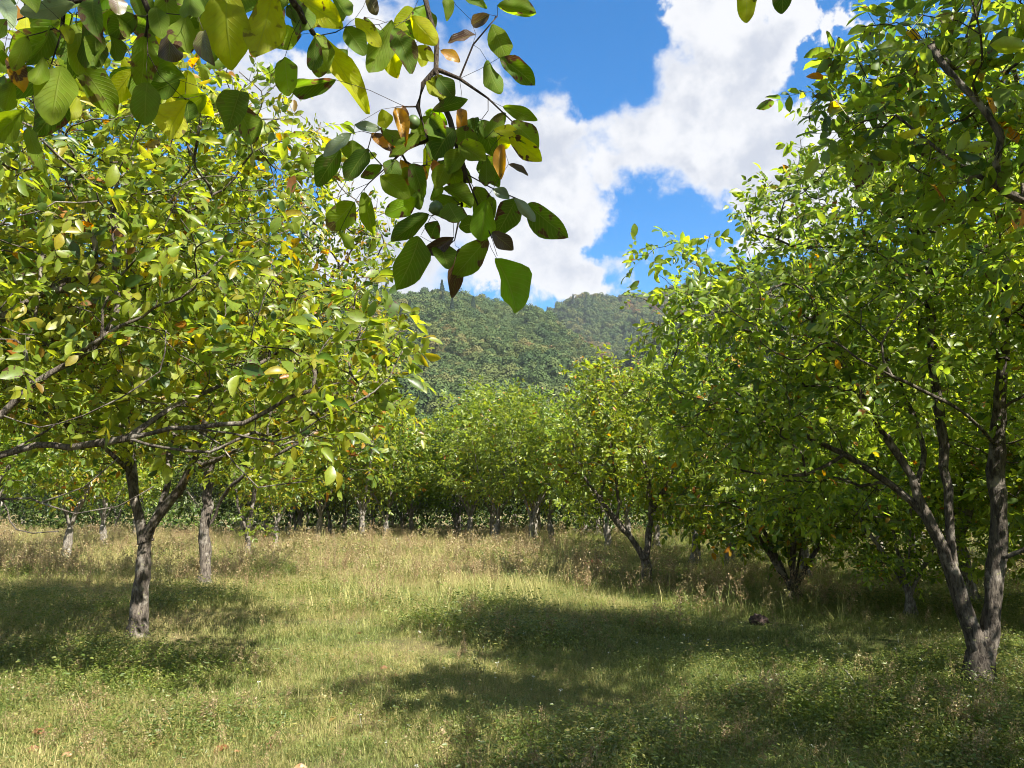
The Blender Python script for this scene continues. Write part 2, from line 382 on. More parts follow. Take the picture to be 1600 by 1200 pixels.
def tubes(name, chains, sides, mat, parent, rough=0.0, org=(0, 0, 0), g=rng):
    """chains: list of (points Nx3, radii N); all swept as round tapering wood into one mesh"""
    chains = [(np.asarray(p, float), np.asarray(r, float)) for p, r in chains if len(p) > 1]
    if not chains: return None
    P = np.concatenate([c[0] for c in chains]) - np.asarray(org); Rr = np.concatenate([c[1] for c in chains])
    T = np.concatenate([unit(np.gradient(c[0], axis=0)) for c in chains])
    ref = []
    for c in chains:
        d = c[0][-1] - c[0][0]; e = np.zeros(3); e[np.argmin(np.abs(d))] = 1; ref.append(np.repeat(e[None], len(c[0]), 0))
    ref = np.concatenate(ref); S = unit(np.cross(T, ref)); B = np.cross(T, S)
    ang = np.arange(sides) * 2 * math.pi / sides
    rr = Rr[:, None] * np.ones(sides)[None]
    if rough:
        k = np.arange(len(P))
        for (fa, fz, am) in ((2, .7, .5), (3, 1.3, .35), (5, 2.1, .3), (1, .33, .5)):
            rr = rr * (1 + rough * am * np.sin(fa * ang[None] + fz * k[:, None] + g.uniform(0, 6.28)))
    V = P[:, None] + rr[..., None] * (np.cos(ang)[None, :, None] * S[:, None] + np.sin(ang)[None, :, None] * B[:, None])
    seg = []; s0 = 0
    caps = []
    for c in chains:
        n = len(c[0]); seg.append(np.arange(s0, s0 + n - 1)); s0 += n; caps.append(s0 - 1)
    seg = np.concatenate(seg); j = np.arange(sides); j2 = (j + 1) % sides
    Q = np.stack([seg[:, None] * sides + j, seg[:, None] * sides + j2, (seg[:, None] + 1) * sides + j2, (seg[:, None] + 1) * sides + j], -1).reshape(-1, 4)
    capf = np.array(caps)[:, None] * sides + j[None]
    loops = np.concatenate([Q.ravel(), capf.ravel()])
    starts = np.concatenate([np.arange(len(Q)) * 4, len(Q) * 4 + np.arange(len(caps)) * sides])
    return obj(name, mesh(name, V.reshape(-1, 3), loops, starts, None, True), mat, parent)

# ------------------------------------------------------------------ tree growth
def spline(pts, step):
    pts = np.asarray(pts, float)
    if len(pts) < 3:
        n = max(2, int(np.linalg.norm(pts[-1] - pts[0]) / step) + 1)
        return pts[0] + (pts[-1] - pts[0]) * np.linspace(0, 1, n)[:, None]
    ext = np.vstack([2 * pts[0] - pts[1], pts, 2 * pts[-1] - pts[-2]]); res = []
    for i in range(1, len(ext) - 2):
        p0, p1, p2, p3 = ext[i - 1:i + 3]
        n = max(1, int(np.linalg.norm(p2 - p1) / step))
        for k in range(n):
            s = k / n
            res.append(.5 * (2 * p1 + (p2 - p0) * s + (2 * p0 - 5 * p1 + 4 * p2 - p3) * s ** 2 + (3 * p1 - p0 - 3 * p2 + p3) * s ** 3))
    res.append(pts[-1]); return np.array(res)

class Skel: pass

def grow(limbs, clusters, g, step=.16, attach_z=0.0, jit=.012, r0=.0032, base_r=.14, up=.25):
    n_max = 400 + sum(len(l) * 80 for l in limbs) + len(clusters) * 30
    P = np.zeros((n_max, 3)); D = np.zeros((n_max, 3)); par = np.full(n_max, -1, int); lid = np.zeros(n_max, int); n = 0
    for li, l in enumerate(limbs):
        pts = spline(l, step)
        if li: pts[1:-1] += g.normal(0, jit * .7, pts[1:-1].shape)
        d = unit(np.gradient(pts, axis=0))
        if li == 0: prev = -1; rng_ = range(len(pts))
        else:
            prev = int(np.argmin(np.linalg.norm(P[:n] - pts[0], axis=1))); rng_ = range(1, len(pts))
        for i in rng_:
            P[n] = pts[i]; D[n] = d[i]; par[n] = prev; lid[n] = li; prev = n; n += 1
    n_l = n
    if len(clusters):
        dl = np.array([np.min(np.linalg.norm(P[:n_l] - c, axis=1)) for c in clusters]); order = np.argsort(dl)
    else: order = []
    tips = []
    for ci in order:
        c = clusters[ci]; v = c - P[:n]; d = np.linalg.norm(v, axis=1) + 1e-6
        cs = np.einsum('ij,ij->i', v, D[:n]) / d
        cost = d * (1.55 - .55 * cs) + np.where(P[:n, 2] < attach_z, 1e3, 0) + np.where(v[:, 2] < -.25, .25, 0)
        j = int(np.argmin(cost)); vj = v[j] / d[j]; L = d[j]
        t0 = unit(D[j] * .75 + vj * .6 + np.array([0, 0, up * .5])); t1 = unit(vj + np.array([0, 0, up]) * g.uniform(-.6, 1.2) + g.normal(0, .2, 3))
        m = max(2, int(math.ceil(L / step))); s = np.linspace(0, 1, m + 1)[1:, None]
        a = P[j]; b = a + t0 * L * .38; e = c - t1 * L * .33
        pts = (1 - s) ** 3 * a + 3 * (1 - s) ** 2 * s * b + 3 * (1 - s) * s ** 2 * e + s ** 3 * c
        pts[:-1] += g.normal(0, jit, pts[:-1].shape)
        dd = unit(np.diff(np.vstack([a, pts]), axis=0)); prev = j
        for i in range(m):
            P[n] = pts[i]; D[n] = dd[i]; par[n] = prev; lid[n] = lid[j]; prev = n; n += 1
        tips.append(n - 1)
    sk = Skel(); sk.P, sk.D, sk.par, sk.lid, sk.n, sk.nl = P[:n], D[:n], par[:n], lid[:n], n, n_l
    sk.tips = np.array(tips, int)
    nch = np.zeros(n, int)
    for i in range(1, n):
        if par[i] >= 0: nch[par[i]] += 1
    acc = np.zeros(n); acc[nch == 0] = 1
    for i in range(n - 1, 0, -1):
        acc[i] += .03
        if par[i] >= 0: acc[par[i]] += acc[i]
    e = math.log(max(acc[0], 4)) / math.log(base_r / r0)
    sk.r = r0 * np.maximum(acc, 1) ** (1 / e); sk.acc = acc
    # chains
    best = np.full(n, -1, int)
    for i in range(1, n):
        p = par[i]
        if p >= 0 and (best[p] < 0 or sk.r[i] > sk.r[best[p]]): best[p] = i
    chains = []
    for i in range(n):
        if par[i] < 0 or best[par[i]] != i:
            ids = [i]; k = i
            while best[k] >= 0: k = best[k]; ids.append(k)
            if par[i] >= 0: ids = [par[i]] + ids
            chains.append(np.array(ids))
    sk.chains = chains; return sk

def chain_geo(sk, ids):
    r = sk.r[ids].copy()
    if sk.par[ids[0]] >= 0 or True:
        if len(ids) > 1 and sk.r[ids[0]] > 1.6 * sk.r[ids[1]]: r[0] = sk.r[ids[1]] * 1.15
    return sk.P[ids], r

def envelope(ells, n, g, spacing=.26, shell=.38):
    """cluster centres spread through a crown made of ellipsoids, denser towards its surface, never evenly"""
    vol = np.array([np.prod(r) for c, r in ells]) ** .8; out_ = []
    tries = 0
    ph = g.uniform(0, 6.28, 6)
    buf = np.zeros((n, 3)); k = 0
    while k < n and tries < n * 25:
        tries += 1
        c, r = ells[g.choice(len(ells), p=vol / vol.sum())]
        d = unit(g.normal(size=3)); a = math.atan2(d[1], d[0])
        lump = 1 + .13 * math.sin(3 * a + ph[0] + 2 * d[2]) + .11 * math.sin(5 * a + ph[1] - 3 * d[2]) + .10 * math.sin(7 * d[2] + ph[2] + 2 * a)
        p = np.asarray(c) + d * np.asarray(r) * lump * g.uniform() ** shell
        if k and np.min(np.sum((buf[:k] - p) ** 2, axis=1)) < (spacing * g.uniform(.5, 1.2)) ** 2: continue
        buf[k] = p; k += 1
    return buf[:k]

def compound(P, D, g, per=4, scale=1.0, back=.25, drop=.15, thin=.22):
    """pinnate walnut leaves round twig ends: leaflet frames and the stalk lines"""
    P = np.repeat(P, per, 0); D = np.repeat(D, per, 0); n = len(P)
    tb = g.uniform(0, back, n); O = P - D * tb[:, None] * scale
    x = unit(np.cross(D, np.array([.31, .17, .93]))); y = np.cross(D, x)
    a = (np.tile(np.arange(per), n // per) * 2.4 + np.repeat(g.uniform(0, 6.28, n // per), per) + g.normal(0, .4, n))[:, None]
    rd = unit(D * g.uniform(.1, .8, (n, 1)) + np.cos(a) * x + np.sin(a) * y + np.array([0, 0, .1]) + g.normal(0, .15, (n, 3)))
    Ln = g.uniform(.16, .30, n) * scale
    up = unit(np.array([.12, -.18, .8]) + g.normal(0, .62, (n, 3))); up = unit(up - rd * np.sum(up * rd, 1, keepdims=True)); sd = np.cross(rd, up)
    ts = [(1.0, 0), (.86, 1), (.84, -1), (.58, 1), (.56, -1), (.34, 1), (.32, -1)]
    dn = np.array([0, 0, -1.0])
    Os, As, Ns, Ls, Ws, Rs = [], [], [], [], [], []
    lr = g.uniform(0, 1, n); sz = g.uniform(.68, 1.25, n)
    for t_, s in ts:
        q = O + rd * (Ln * t_)[:, None] + dn * (drop * Ln * t_ ** 2)[:, None]
        rt = unit(rd + dn * (2 * drop * t_))
        if s == 0: ax = unit(rt + g.normal(0, .15, (n, 3)) + dn * .12)
        else: ax = unit(rt * g.uniform(.25, .75, (n, 1)) + s * sd + dn * g.uniform(-.05, .5, (n, 1)) + g.normal(0, .16, (n, 3)))
        nr = unit(up + g.normal(0, .5, (n, 3)))
        L = (.070 + .055 * t_) * g.uniform(.78, 1.25, n) * scale * sz
        keep = g.uniform(0, 1, n) > (thin if s else thin * .4)
        if abs(t_) < .4: keep &= g.uniform(0, 1, n) > .4
        Os.append(q[keep]); As.append(ax[keep]); Ns.append(nr[keep]); Ls.append(L[keep]); Ws.append((L * g.uniform(.42, .58, n))[keep])
        Rs.append(np.mod(lr * .6 + g.uniform(0, .4, n) + (g.uniform(0, 1, n) > .93) * .35, 1.0)[keep])
    stalks = [(np.stack([O[i], O[i] + rd[i] * Ln[i] * .5 + dn * drop * Ln[i] * .25, O[i] + rd[i] * Ln[i] + dn * drop * Ln[i]]), np.array([.0022, .0018, .0013]) * scale) for i in range(n)]
    c = np.concatenate
    return [c(Os), c(As), c(Ns), c(Ls), c(Ws), c(Rs)], stalks

def add_leaves(root, lf, mat, singles=0, kind='quad2', min_px=7.5, g=rng, part='foliage'):
    """the leaves that show largest become one object each, the rest one mass"""
    O, A, N, L, Wd, Rn = lf; org = np.array(root.location)
    mask = np.zeros(len(O), bool)
    if singles:
        x, y, f = to_px(O); sz = L / f * FPX
        ok = (x > -20) & (x < 1620) & (y > -30) & (y < 1230) & (sz > min_px) & (f > .3)
        # prefer what faces the viewer and lies at the near side
        view = unit(np.array([0, 0, CAMZ]) - O); face = np.abs(np.sum(view * N, 1))
        sc = np.where(ok, sz * (.5 + face), -1); idx = np.argsort(-sc)[:singles]; idx = idx[sc[idx] > 0]; mask[idx] = True
        bl = blades(mat)
        for i in idx:
            o = bpy.data.objects.new('leaf', bl[int(g.integers(6))]); COL.objects.link(o); o.parent = root
            o.matrix_local = leaf_matrix(O[i] - org, A[i], N[i], L[i], Wd[i])
    r = ~mask
    if r.any():
        V, LO, ST, Dt = leaf_arrays(O[r] - org, A[r], N[r], L[r], Wd[r], Rn[r], kind)
        o = obj(part, mesh(part, V, LO, ST, Dt, True), mat, root)
        o['kind'] = 'stuff'

def wood(root, sk, g, split=True, trunk_mat=M_BARK, rough=.2, min_r=0.0, sides=(14, 7, 4, 3)):
    org = np.array(root.location)
    groups = {}
    for ids in sk.chains:
        P, r = chain_geo(sk, ids); rm = r[:max(2, len(r) // 3)].mean()
        if r.max() < min_r: continue
        on_limb = ids[1 if len(ids) > 1 else 0] < sk.nl
        if split and on_limb: key = ('trunk' if ids[0] == 0 else 'limb', int(ids[0]))
        elif split: key = ('branch', int(sk.lid[ids[-1]])) if rm > .009 else ('twig', 0)
        else: key = ('trunk', 0)
        if ids[0] == 0:          # root flare, and the trunk chain resampled finely
            s = spline(P, .07) if len(P) > 3 else P
            rr = np.interp(np.linspace(0, 1, len(s)), np.linspace(0, 1, len(r)), r)
            h = s[:, 2] - s[0, 2]; rr = rr * (1 + .95 * np.exp(-np.maximum(h, 0) / .13)); P, r = s, rr
        groups.setdefault(key, []).append((P, r, rm))
    for (nm, k), cs in groups.items():
        big = max(c[2] for c in cs)
        if nm in ('trunk', 'limb') and split:
            tubes(nm, [(c[0], c[1]) for c in cs], sides[0] if big > .04 else 8, trunk_mat, root, rough, org, g)
        elif nm == 'trunk':
            a = [(c[0], c[1]) for c in cs if c[2] > .03]; b = [(c[0], c[1]) for c in cs if c[2] <= .03]
            t_ = tubes('trunk', a, 9, trunk_mat, root, rough, org, g)
            o = tubes('twig', b, 3, M_TWIG, root, 0, org, g)
            if o: o['kind'] = 'stuff'
        else:
            o = tubes(nm, [(c[0], c[1]) for c in cs], 5 if nm == 'branch' else 3, M_TWIG if nm == 'twig' else trunk_mat, root, 0, org, g)
            if o: o['kind'] = 'stuff'

def walnut(label, base, limbs, ells, n_cl, mat, seed, per=4, scale=1.0, base_r=.14, singles=0, kind='quad2', attach=1.0, group=None, split=True,
           spacing=.26, shell=.38, thin=.22, stalk=True, up=.25, extra=None, r0=.0032, bark=None, name='walnut_tree'):
    g = np.random.default_rng(seed)
    root = thing(name, label, 'tree', base, group)
    cl = envelope(ells, n_cl, g, spacing, shell)
    cl = cl[cl[:, 2] > .5]
    if extra is not None: cl = np.vstack([cl, extra])
    sk = grow(limbs, cl, g, attach_z=attach, base_r=base_r, up=up, r0=r0)
    lf, stalks = compound(sk.P[sk.tips], sk.D[sk.tips], g, per, scale, thin=thin)
    wood(root, sk, g, split, bark or M_BARK)
    if stalk:
        o = tubes('leaf_stalk', stalks, 3, M_WEED, root, 0, np.array(base), g); o['kind'] = 'stuff'
    add_leaves(root, lf, mat, singles, kind, g=g)
    return root

def gz(x, y):
    return .035 * np.sin(x * .7 + 1.1) * np.sin(y * .53 + .4) + .05 * np.sin(x * .21 - y * .17) + .02 * np.sin(x * 1.9 + y * 1.3)
def on_ground(x, y, dz=-.03): return np.array([x, y, float(gz(x, y)) + dz])
def foot(xp, yp):
    """where the photograph's pixel meets the meadow"""
    d = px(xp, yp, 1.0) - np.array([0, 0, CAMZ]); s = -CAMZ / d[2]
    return on_ground(d[0] * s, d[1] * s)

# ------------------------------------------------------------------ ground
def polar_sheet(name, mat, rs, azs, zf, kind='structure'):
    rr, aa = np.meshgrid(rs, azs, indexing='ij'); x, y = rr * np.sin(aa), rr * np.cos(aa); z = zf(x, y, rr, aa)
    V = np.stack([x, y, z], -1).reshape(-1, 3); nr, na = rr.shape
    i, j = np.meshgrid(np.arange(nr - 1), np.arange(na - 1), indexing='ij'); a = (i * na + j).ravel()
    Q = np.stack([a, a + 1, a + na + 1, a + na], -1)
    return obj(name, mesh(name, V, Q, np.arange(len(Q)) * 4, None, True), mat, None, kind=kind)
polar_sheet('ground', M_GROUND, np.concatenate([[0.01], np.linspace(.6, 60, 110), np.geomspace(62, 1600, 40)]), np.linspace(-math.pi, math.pi, 241),
            lambda x, y, r, a: gz(x, y) * np.clip((200 - r) / 140, 0, 1))

# ------------------------------------------------------------------ wooded hills
def crest_fn(pts, dist):
    az, el = [], []
    for (x, y) in pts:
        d = px(x, y, 1.0) - np.array([0, 0, CAMZ]); az.append(math.atan2(d[0], d[1])); el.append(d[2] / math.hypot(d[0], d[1]))
    return lambda a: np.interp(a, az, el) * dist
def lump(x, y, s, p=0.0):
    return np.sin(x / s + p) * np.sin(y / s * 1.13 + p * 2 + .7 * np.sin(x / s * .6)) + .5 * np.sin(x / s * 2.3 + y / s * 1.7 + p)
def hill_fn(pts, dist, r0, amp, power, p):
    cf = crest_fn(pts, dist)
    def z(x, y, r, a):
        t_ = np.clip((r - r0) / (dist - r0), 0, 2.2); prof = np.where(t_ < 1, t_ ** power, 1 - .55 * (t_ - 1) ** 1.3)
        w_ = np.sin(np.clip(t_, 0, 1) * math.pi) ** .8
        return np.maximum((cf(a) - 6) * np.maximum(prof, -.1), -2) + amp * w_ * lump(x, y, 46, p) - 1.0
    return z
H1 = [(-3000, 250), (-400, 330), (0, 385), (300, 425), (560, 452), (640, 460), (690, 457), (745, 467), (800, 477), (850, 489), (900, 532), (950, 578), (1000, 615), (1060, 655), (1200, 730), (1600, 800)]
H2 = [(-400, 560), (600, 520), (750, 512), (820, 503), (850, 490), (875, 474), (900, 463), (920, 459), (950, 463), (1000, 459), (1100, 440), (1300, 405), (1700, 380), (3000, 300)]
H3 = [(800, 790), (900, 690), (960, 610), (1000, 540), (1050, 508), (1150, 462), (1300, 410), (1700, 330), (3000, 250)]
HILLS = [(H1, 540, 165, 7.0, 1.15, .3, (-50, 24)), (H2, 930, 480, 9.0, 1.1, 1.7, (-14, 50)), (H3, 430, 150, 5.0, 1.2, 2.9, (3, 55))]
hill_fns = []
for (pts, dist, r0, amp, pw, p, azr) in HILLS:
    f = hill_fn(pts, dist, r0, amp, pw, p); hill_fns.append(f)
    polar_sheet('hill', M_HILL, np.concatenate([np.linspace(r0, dist, 60), np.linspace(dist * 1.02, dist * 1.8, 20)]), np.radians(np.linspace(azr[0] - 12, azr[1] + 12, 220)), f)

# ---- scattering of what nobody could count, by instancing one shape many times
def scatter(name, P, rot, scl, idx, protos, parent=None):
    me = mesh(name, P, [], [])
    for nm, ty, key, arr in (('rot', 'FLOAT_VECTOR', 'vector', rot), ('scl', 'FLOAT', 'value', scl), ('pick', 'INT', 'value', idx)):
        a = me.attributes.new(nm, ty, 'POINT'); a.data.foreach_set(key, np.ascontiguousarray(arr).ravel())
    o = obj(name, me, None, parent, kind='stuff')
    col = bpy.data.collections.new(name + '_shapes')
    for i, (pm, mats) in enumerate(protos):
        for m_ in (mats if isinstance(mats, (list, tuple)) else [mats]):
            if not pm.materials or m_.name not in pm.materials: pm.materials.append(m_)
        c_ = bpy.data.objects.new('%03d_' % i + name + '_shape', pm); col.objects.link(c_)
    ng = bpy.data.node_groups.new(name + '_scatter', 'GeometryNodeTree')
    ng.interface.new_socket('Geometry', in_out='INPUT', socket_type='NodeSocketGeometry'); ng.interface.new_socket('Geometry', in_out='OUTPUT', socket_type='NodeSocketGeometry')
    N_ = ng.nodes; gi, go = N_.new('NodeGroupInput'), N_.new('NodeGroupOutput')
    ip = N_.new('GeometryNodeInstanceOnPoints'); ci = N_.new('GeometryNodeCollectionInfo')
    ci.inputs['Collection'].default_value = col; ci.inputs['Separate Children'].default_value = True; ci.inputs['Reset Children'].default_value = True
    def att(nm, ty):
        q = N_.new('GeometryNodeInputNamedAttribute'); q.data_type = ty; q.inputs['Name'].default_value = nm
        return [s for s in q.outputs if s.enabled and s.name == 'Attribute'][0]
    L_ = ng.links
    L_.new(gi.outputs[0], ip.inputs['Points']); L_.new(ci.outputs[0], ip.inputs['Instance']); ip.inputs['Pick Instance'].default_value = True
    L_.new(att('pick', 'INT'), ip.inputs['Instance Index']); L_.new(att('scl', 'FLOAT'), ip.inputs['Scale'])
    er = N_.new('FunctionNodeEulerToRotation'); L_.new(att('rot', 'FLOAT_VECTOR'), er.inputs[0]); L_.new(er.outputs[0], ip.inputs['Rotation'])
    L_.new(ip.outputs[0], go.inputs[0])
    md = o.modifiers.new('scatter', 'NODES'); md.node_group = ng
    return o

def crown_shape(seed, conifer=False):
    g = np.random.default_rng(seed); n = 1500
    if conifer:
        h = g.uniform(0, 1, n) ** 1.3; a = g.uniform(0, 6.28, n); r = (1 - h) * 2.3 * g.uniform(.55, 1.05, n) + .1
        O = np.stack([r * np.cos(a), r * np.sin(a), h * 11 + .5], -1); nr = unit(np.stack([np.cos(a), np.sin(a), np.full(n, .6)], -1) + g.normal(0, .35, (n, 3))); s = 1.25
    else:
        lob = g.normal(0, 1, (9, 3)) * np.array([1.5, 1.5, 1.0]) + np.array([0, 0, 4.6]); rad = g.uniform(1.3, 2.3, 9)
        k = g.integers(0, 9, n); d = unit(g.normal(size=(n, 3)) + np.array([0, 0, .35])); O = lob[k] + d * rad[k][:, None] * g.uniform(.75, 1.08, (n, 1)); nr = unit(d + g.normal(0, .25, (n, 3))); s = 1.0
    ax = unit(np.cross(nr, g.normal(size=(n, 3)))); L = g.uniform(.32, .7, n) * s
    V, LO, ST, Dt = leaf_arrays(O - ax * L[:, None] * .5, ax, nr, L, L * g.uniform(.7, 1.0, n), g.uniform(0, 1, n), 'quad2')
    tr = tubes_raw([(np.array([[0, 0, -2.0], [0, 0, 4.5]]), np.array([.22, .12]))], 5)
    V2, LO2, ST2 = tr; k0 = len(V)
    return mesh('forest_crown', np.vstack([V, V2]), np.concatenate([LO, LO2 + k0]), np.concatenate([ST, ST2 + len(LO)]), np.vstack([Dt, np.zeros((len(V2), 3))]), True)
def tubes_raw(chains, sides):
    V = []; LO = []; ST = []
    for P, r in chains:
        k0 = len(V); ang = np.arange(sides) * 6.2832 / sides
        for p, q in zip(P, r): V += [tuple(p + q * np.array([math.cos(a), math.sin(a), 0])) for a in ang]
        for i in range(len(P) - 1):
            for j in range(sides):
                ST.append(len(LO)); a = k0 + i * sides; LO += [a + j, a + (j + 1) % sides, a + sides + (j + 1) % sides, a + sides + j]
    return np.array(V), np.array(LO), np.array(ST)

crowns = [(crown_shape(100 + i), M_FOREST) for i in range(6)] + [(crown_shape(200 + i, True), M_CONIFER) for i in range(2)]
for hi, ((pts, dist, r0, amp, pw, p, azr), f) in enumerate(zip(HILLS, hill_fns)):
    n = [8500, 12500, 2800][hi]
    r = np.sqrt(rng.uniform(r0 ** 2, (dist * 1.035) ** 2, n)); a = np.radians(rng.uniform(azr[0], azr[1], n)); x, y = r * np.sin(a), r * np.cos(a)
    z = f(x, y, r, a); ok = z > 0 if hi != 2 else z > -1
    x, y, z = x[ok], y[ok], z[ok]; n = len(x)
    con = lump(x, y, 70, 3.3) + rng.normal(0, .8, n) > [2.2, 1.2, 1.2][hi]
    idx = np.where(con, rng.integers(6, 8, n), rng.integers(0, 6, n)).astype(np.int32)
    scatter('forest', np.stack([x, y, z - .6], -1), np.stack([rng.normal(0, .05, n), rng.normal(0, .05, n), rng.uniform(0, 6.28, n)], -1), rng.uniform(.75, 1.6, n) * [1.08, 1.08, 1.0][hi], idx, crowns)

# ------------------------------------------------------------------ the air between here and the hills
mz, t = new_mat('haze')
vol = t.n('ShaderNodeVolumePrincipled', {'Color': (.80, .88, 1.0, 1), 'Density': HAZE, 'Anisotropy': .2})
t.t.links.new(vol.outputs[0], t.n('ShaderNodeOutputMaterial').inputs['Volume'])
hb = [(x, y, z) for z in (-9, 330) for y in (-1700, 1750) for x in (-1750, 1750)]
hf = [(0, 2, 3, 1), (4, 5, 7, 6), (0, 1, 5, 4), (2, 6, 7, 3), (0, 4, 6, 2), (1, 3, 7, 5)]
if HAZE: obj('haze', mesh('haze', hb, np.array(hf).ravel(), np.arange(6) * 4), mz, None, kind='stuff')

# ------------------------------------------------------------------ meadow
def tuft(seed, n, h, spread, wd, lean, seg=3):
    g = np.random.default_rng(seed); V = []; LO = []; ST = []; Dt = []
    for i in range(n):
        a = g.uniform(0, 6.28); b = np.array([math.cos(a), math.sin(a), 0]); o = b * spread * g.uniform(0, 1) ** .7
        a2 = a + g.normal(0, .9); dr = np.array([math.cos(a2), math.sin(a2), 0]); sd = np.array([-dr[1], dr[0], 0]); hh = h * g.uniform(.45, 1.15); ln = lean * g.uniform(.3, 1.5); w_ = wd * g.uniform(.7, 1.3); rn = g.uniform()
        k0 = len(V)
        for s in range(seg + 1):
            t_ = s / seg; c = o + dr * hh * ln * t_ ** 1.8 + np.array([0, 0, hh * (t_ - .35 * ln * t_ ** 2)]); ww = w_ * (1 - t_ ** 1.5) * .5
            if s < seg: V += [c - sd * ww, c + sd * ww]; Dt += [(t_, 0, rn)] * 2
            else: V.append(c); Dt.append((1, 0, rn))
        for s in range(seg - 1): ST.append(len(LO)); LO += [k0 + 2 * s, k0 + 2 * s + 1, k0 + 2 * s + 3, k0 + 2 * s + 2]
        ST.append(len(LO)); LO += [k0 + 2 * seg - 2, k0 + 2 * seg - 1, k0 + 2 * seg]
    return mesh('grass_tuft', np.array(V), np.array(LO), np.array(ST), np.array(Dt), True)

def weed(seed, n, h, ls):
    g = np.random.default_rng(seed); a = g.uniform(0, 6.28, n); r = g.uniform(.01, .09, n) * h / .06; z = g.uniform(.1, 1, n) * h
    O = np.stack([r * np.cos(a), r * np.sin(a), z], -1); ax = unit(np.stack([np.cos(a), np.sin(a), g.uniform(-.3, .5, n)], -1) + g.normal(0, .3, (n, 3)))
    L = ls * g.uniform(.6, 1.4, n); V, LO, ST, Dt = leaf_arrays(O, ax, unit(np.array([0, 0, 1.]) + g.normal(0, .4, (n, 3))), L, L * g.uniform(.28, .55, n), g.uniform(0, 1, n), 'quad2')
    return mesh('weed_plant', V, LO, ST, Dt, True)

def forb(seed, h, heads, hs, stems=3):
    """dry upright stalks with small seed clusters"""
    g = np.random.default_rng(seed); ch = []; O = []; 
    for s in range(stems):
        a = g.uniform(0, 6.28); ln = g.uniform(.05, .3); hh = h * g.uniform(.7, 1.1); b = g.uniform(-.04, .04, 3) * h / .4; b[2] = 0
        P = np.array([b + np.array([math.cos(a) * ln * hh * t_ ** 1.6, math.sin(a) * ln * hh * t_ ** 1.6, hh * t_]) for t_ in np.linspace(0, 1, 5)]); ch.append((P, np.linspace(.0032, .0014, 5) * (h / .45) ** .5))
        for q in range(heads):
            t_ = g.uniform(.35, 1.0); c = b + np.array([math.cos(a) * ln * hh * t_ ** 1.6, math.sin(a) * ln * hh * t_ ** 1.6, hh * t_]); O.append(c + g.normal(0, .022 + .03 * (1 - t_), 3) * h / .45)
    V2, LO2, ST2 = tubes_raw(ch, 3); O = np.array(O); n = len(O) * 3; O = np.repeat(O, 3, 0) + g.normal(0, hs * .4, (n, 3))
    V, LO, ST, Dt = leaf_arrays(O, unit(g.normal(size=(n, 3)) + np.array([0, 0, .3])), unit(g.normal(size=(n, 3))), hs * g.uniform(.6, 1.4, n), hs * g.uniform(.4, .8, n), g.uniform(0, 1, n), 'quad2')
    k0 = len(V)
    return (V, LO, ST, Dt), (V2, LO2, ST2)
def forb_mesh(*a, **k):
    (V, LO, ST, Dt), (V2, LO2, ST2) = forb(*a, **k)
    return mesh('dry_forb', np.vstack([V, V2]), np.concatenate([LO, LO2 + len(V)]), np.concatenate([ST, ST2 + len(LO)]), np.vstack([Dt, np.tile([.5, 0, .4], (len(V2), 1))]), True)

protos = ([(tuft(i, [20, 18, 14, 10][i], [.06, .08, .11, .15][i], .055, .0042, .6), M_GRASS) for i in range(4)] +            # 0-3 short turf
          [(tuft(10 + i, 12, .10, .05, .004, .8), M_STRAW) for i in range(3)] +           # 4-6 matted straw
          [(weed(20 + i, 44, [.06, .10, .14][i], [.011, .015, .02][i]), M_WEED) for i in range(3)] +                      # 7-9 leafy weeds
          [(tuft(30 + i, 9, [.26, .36, .46][i], .08, .0042, .5, 4), M_STRAW) for i in range(3)] +      # 10-12 tall dry grass
          [(forb_mesh(40 + i, .34, 9, .017), M_SEED) for i in range(3)])                  # 13-15 brown seed stalks
def vnoise(x, y, s, p): return .5 + .25 * (np.sin(x / s + p + 1.7 * np.sin(y / s * .7 + p)) + np.sin(y / s * 1.2 + 2 * p + 1.4 * np.sin(x / s * .8 + 1)))
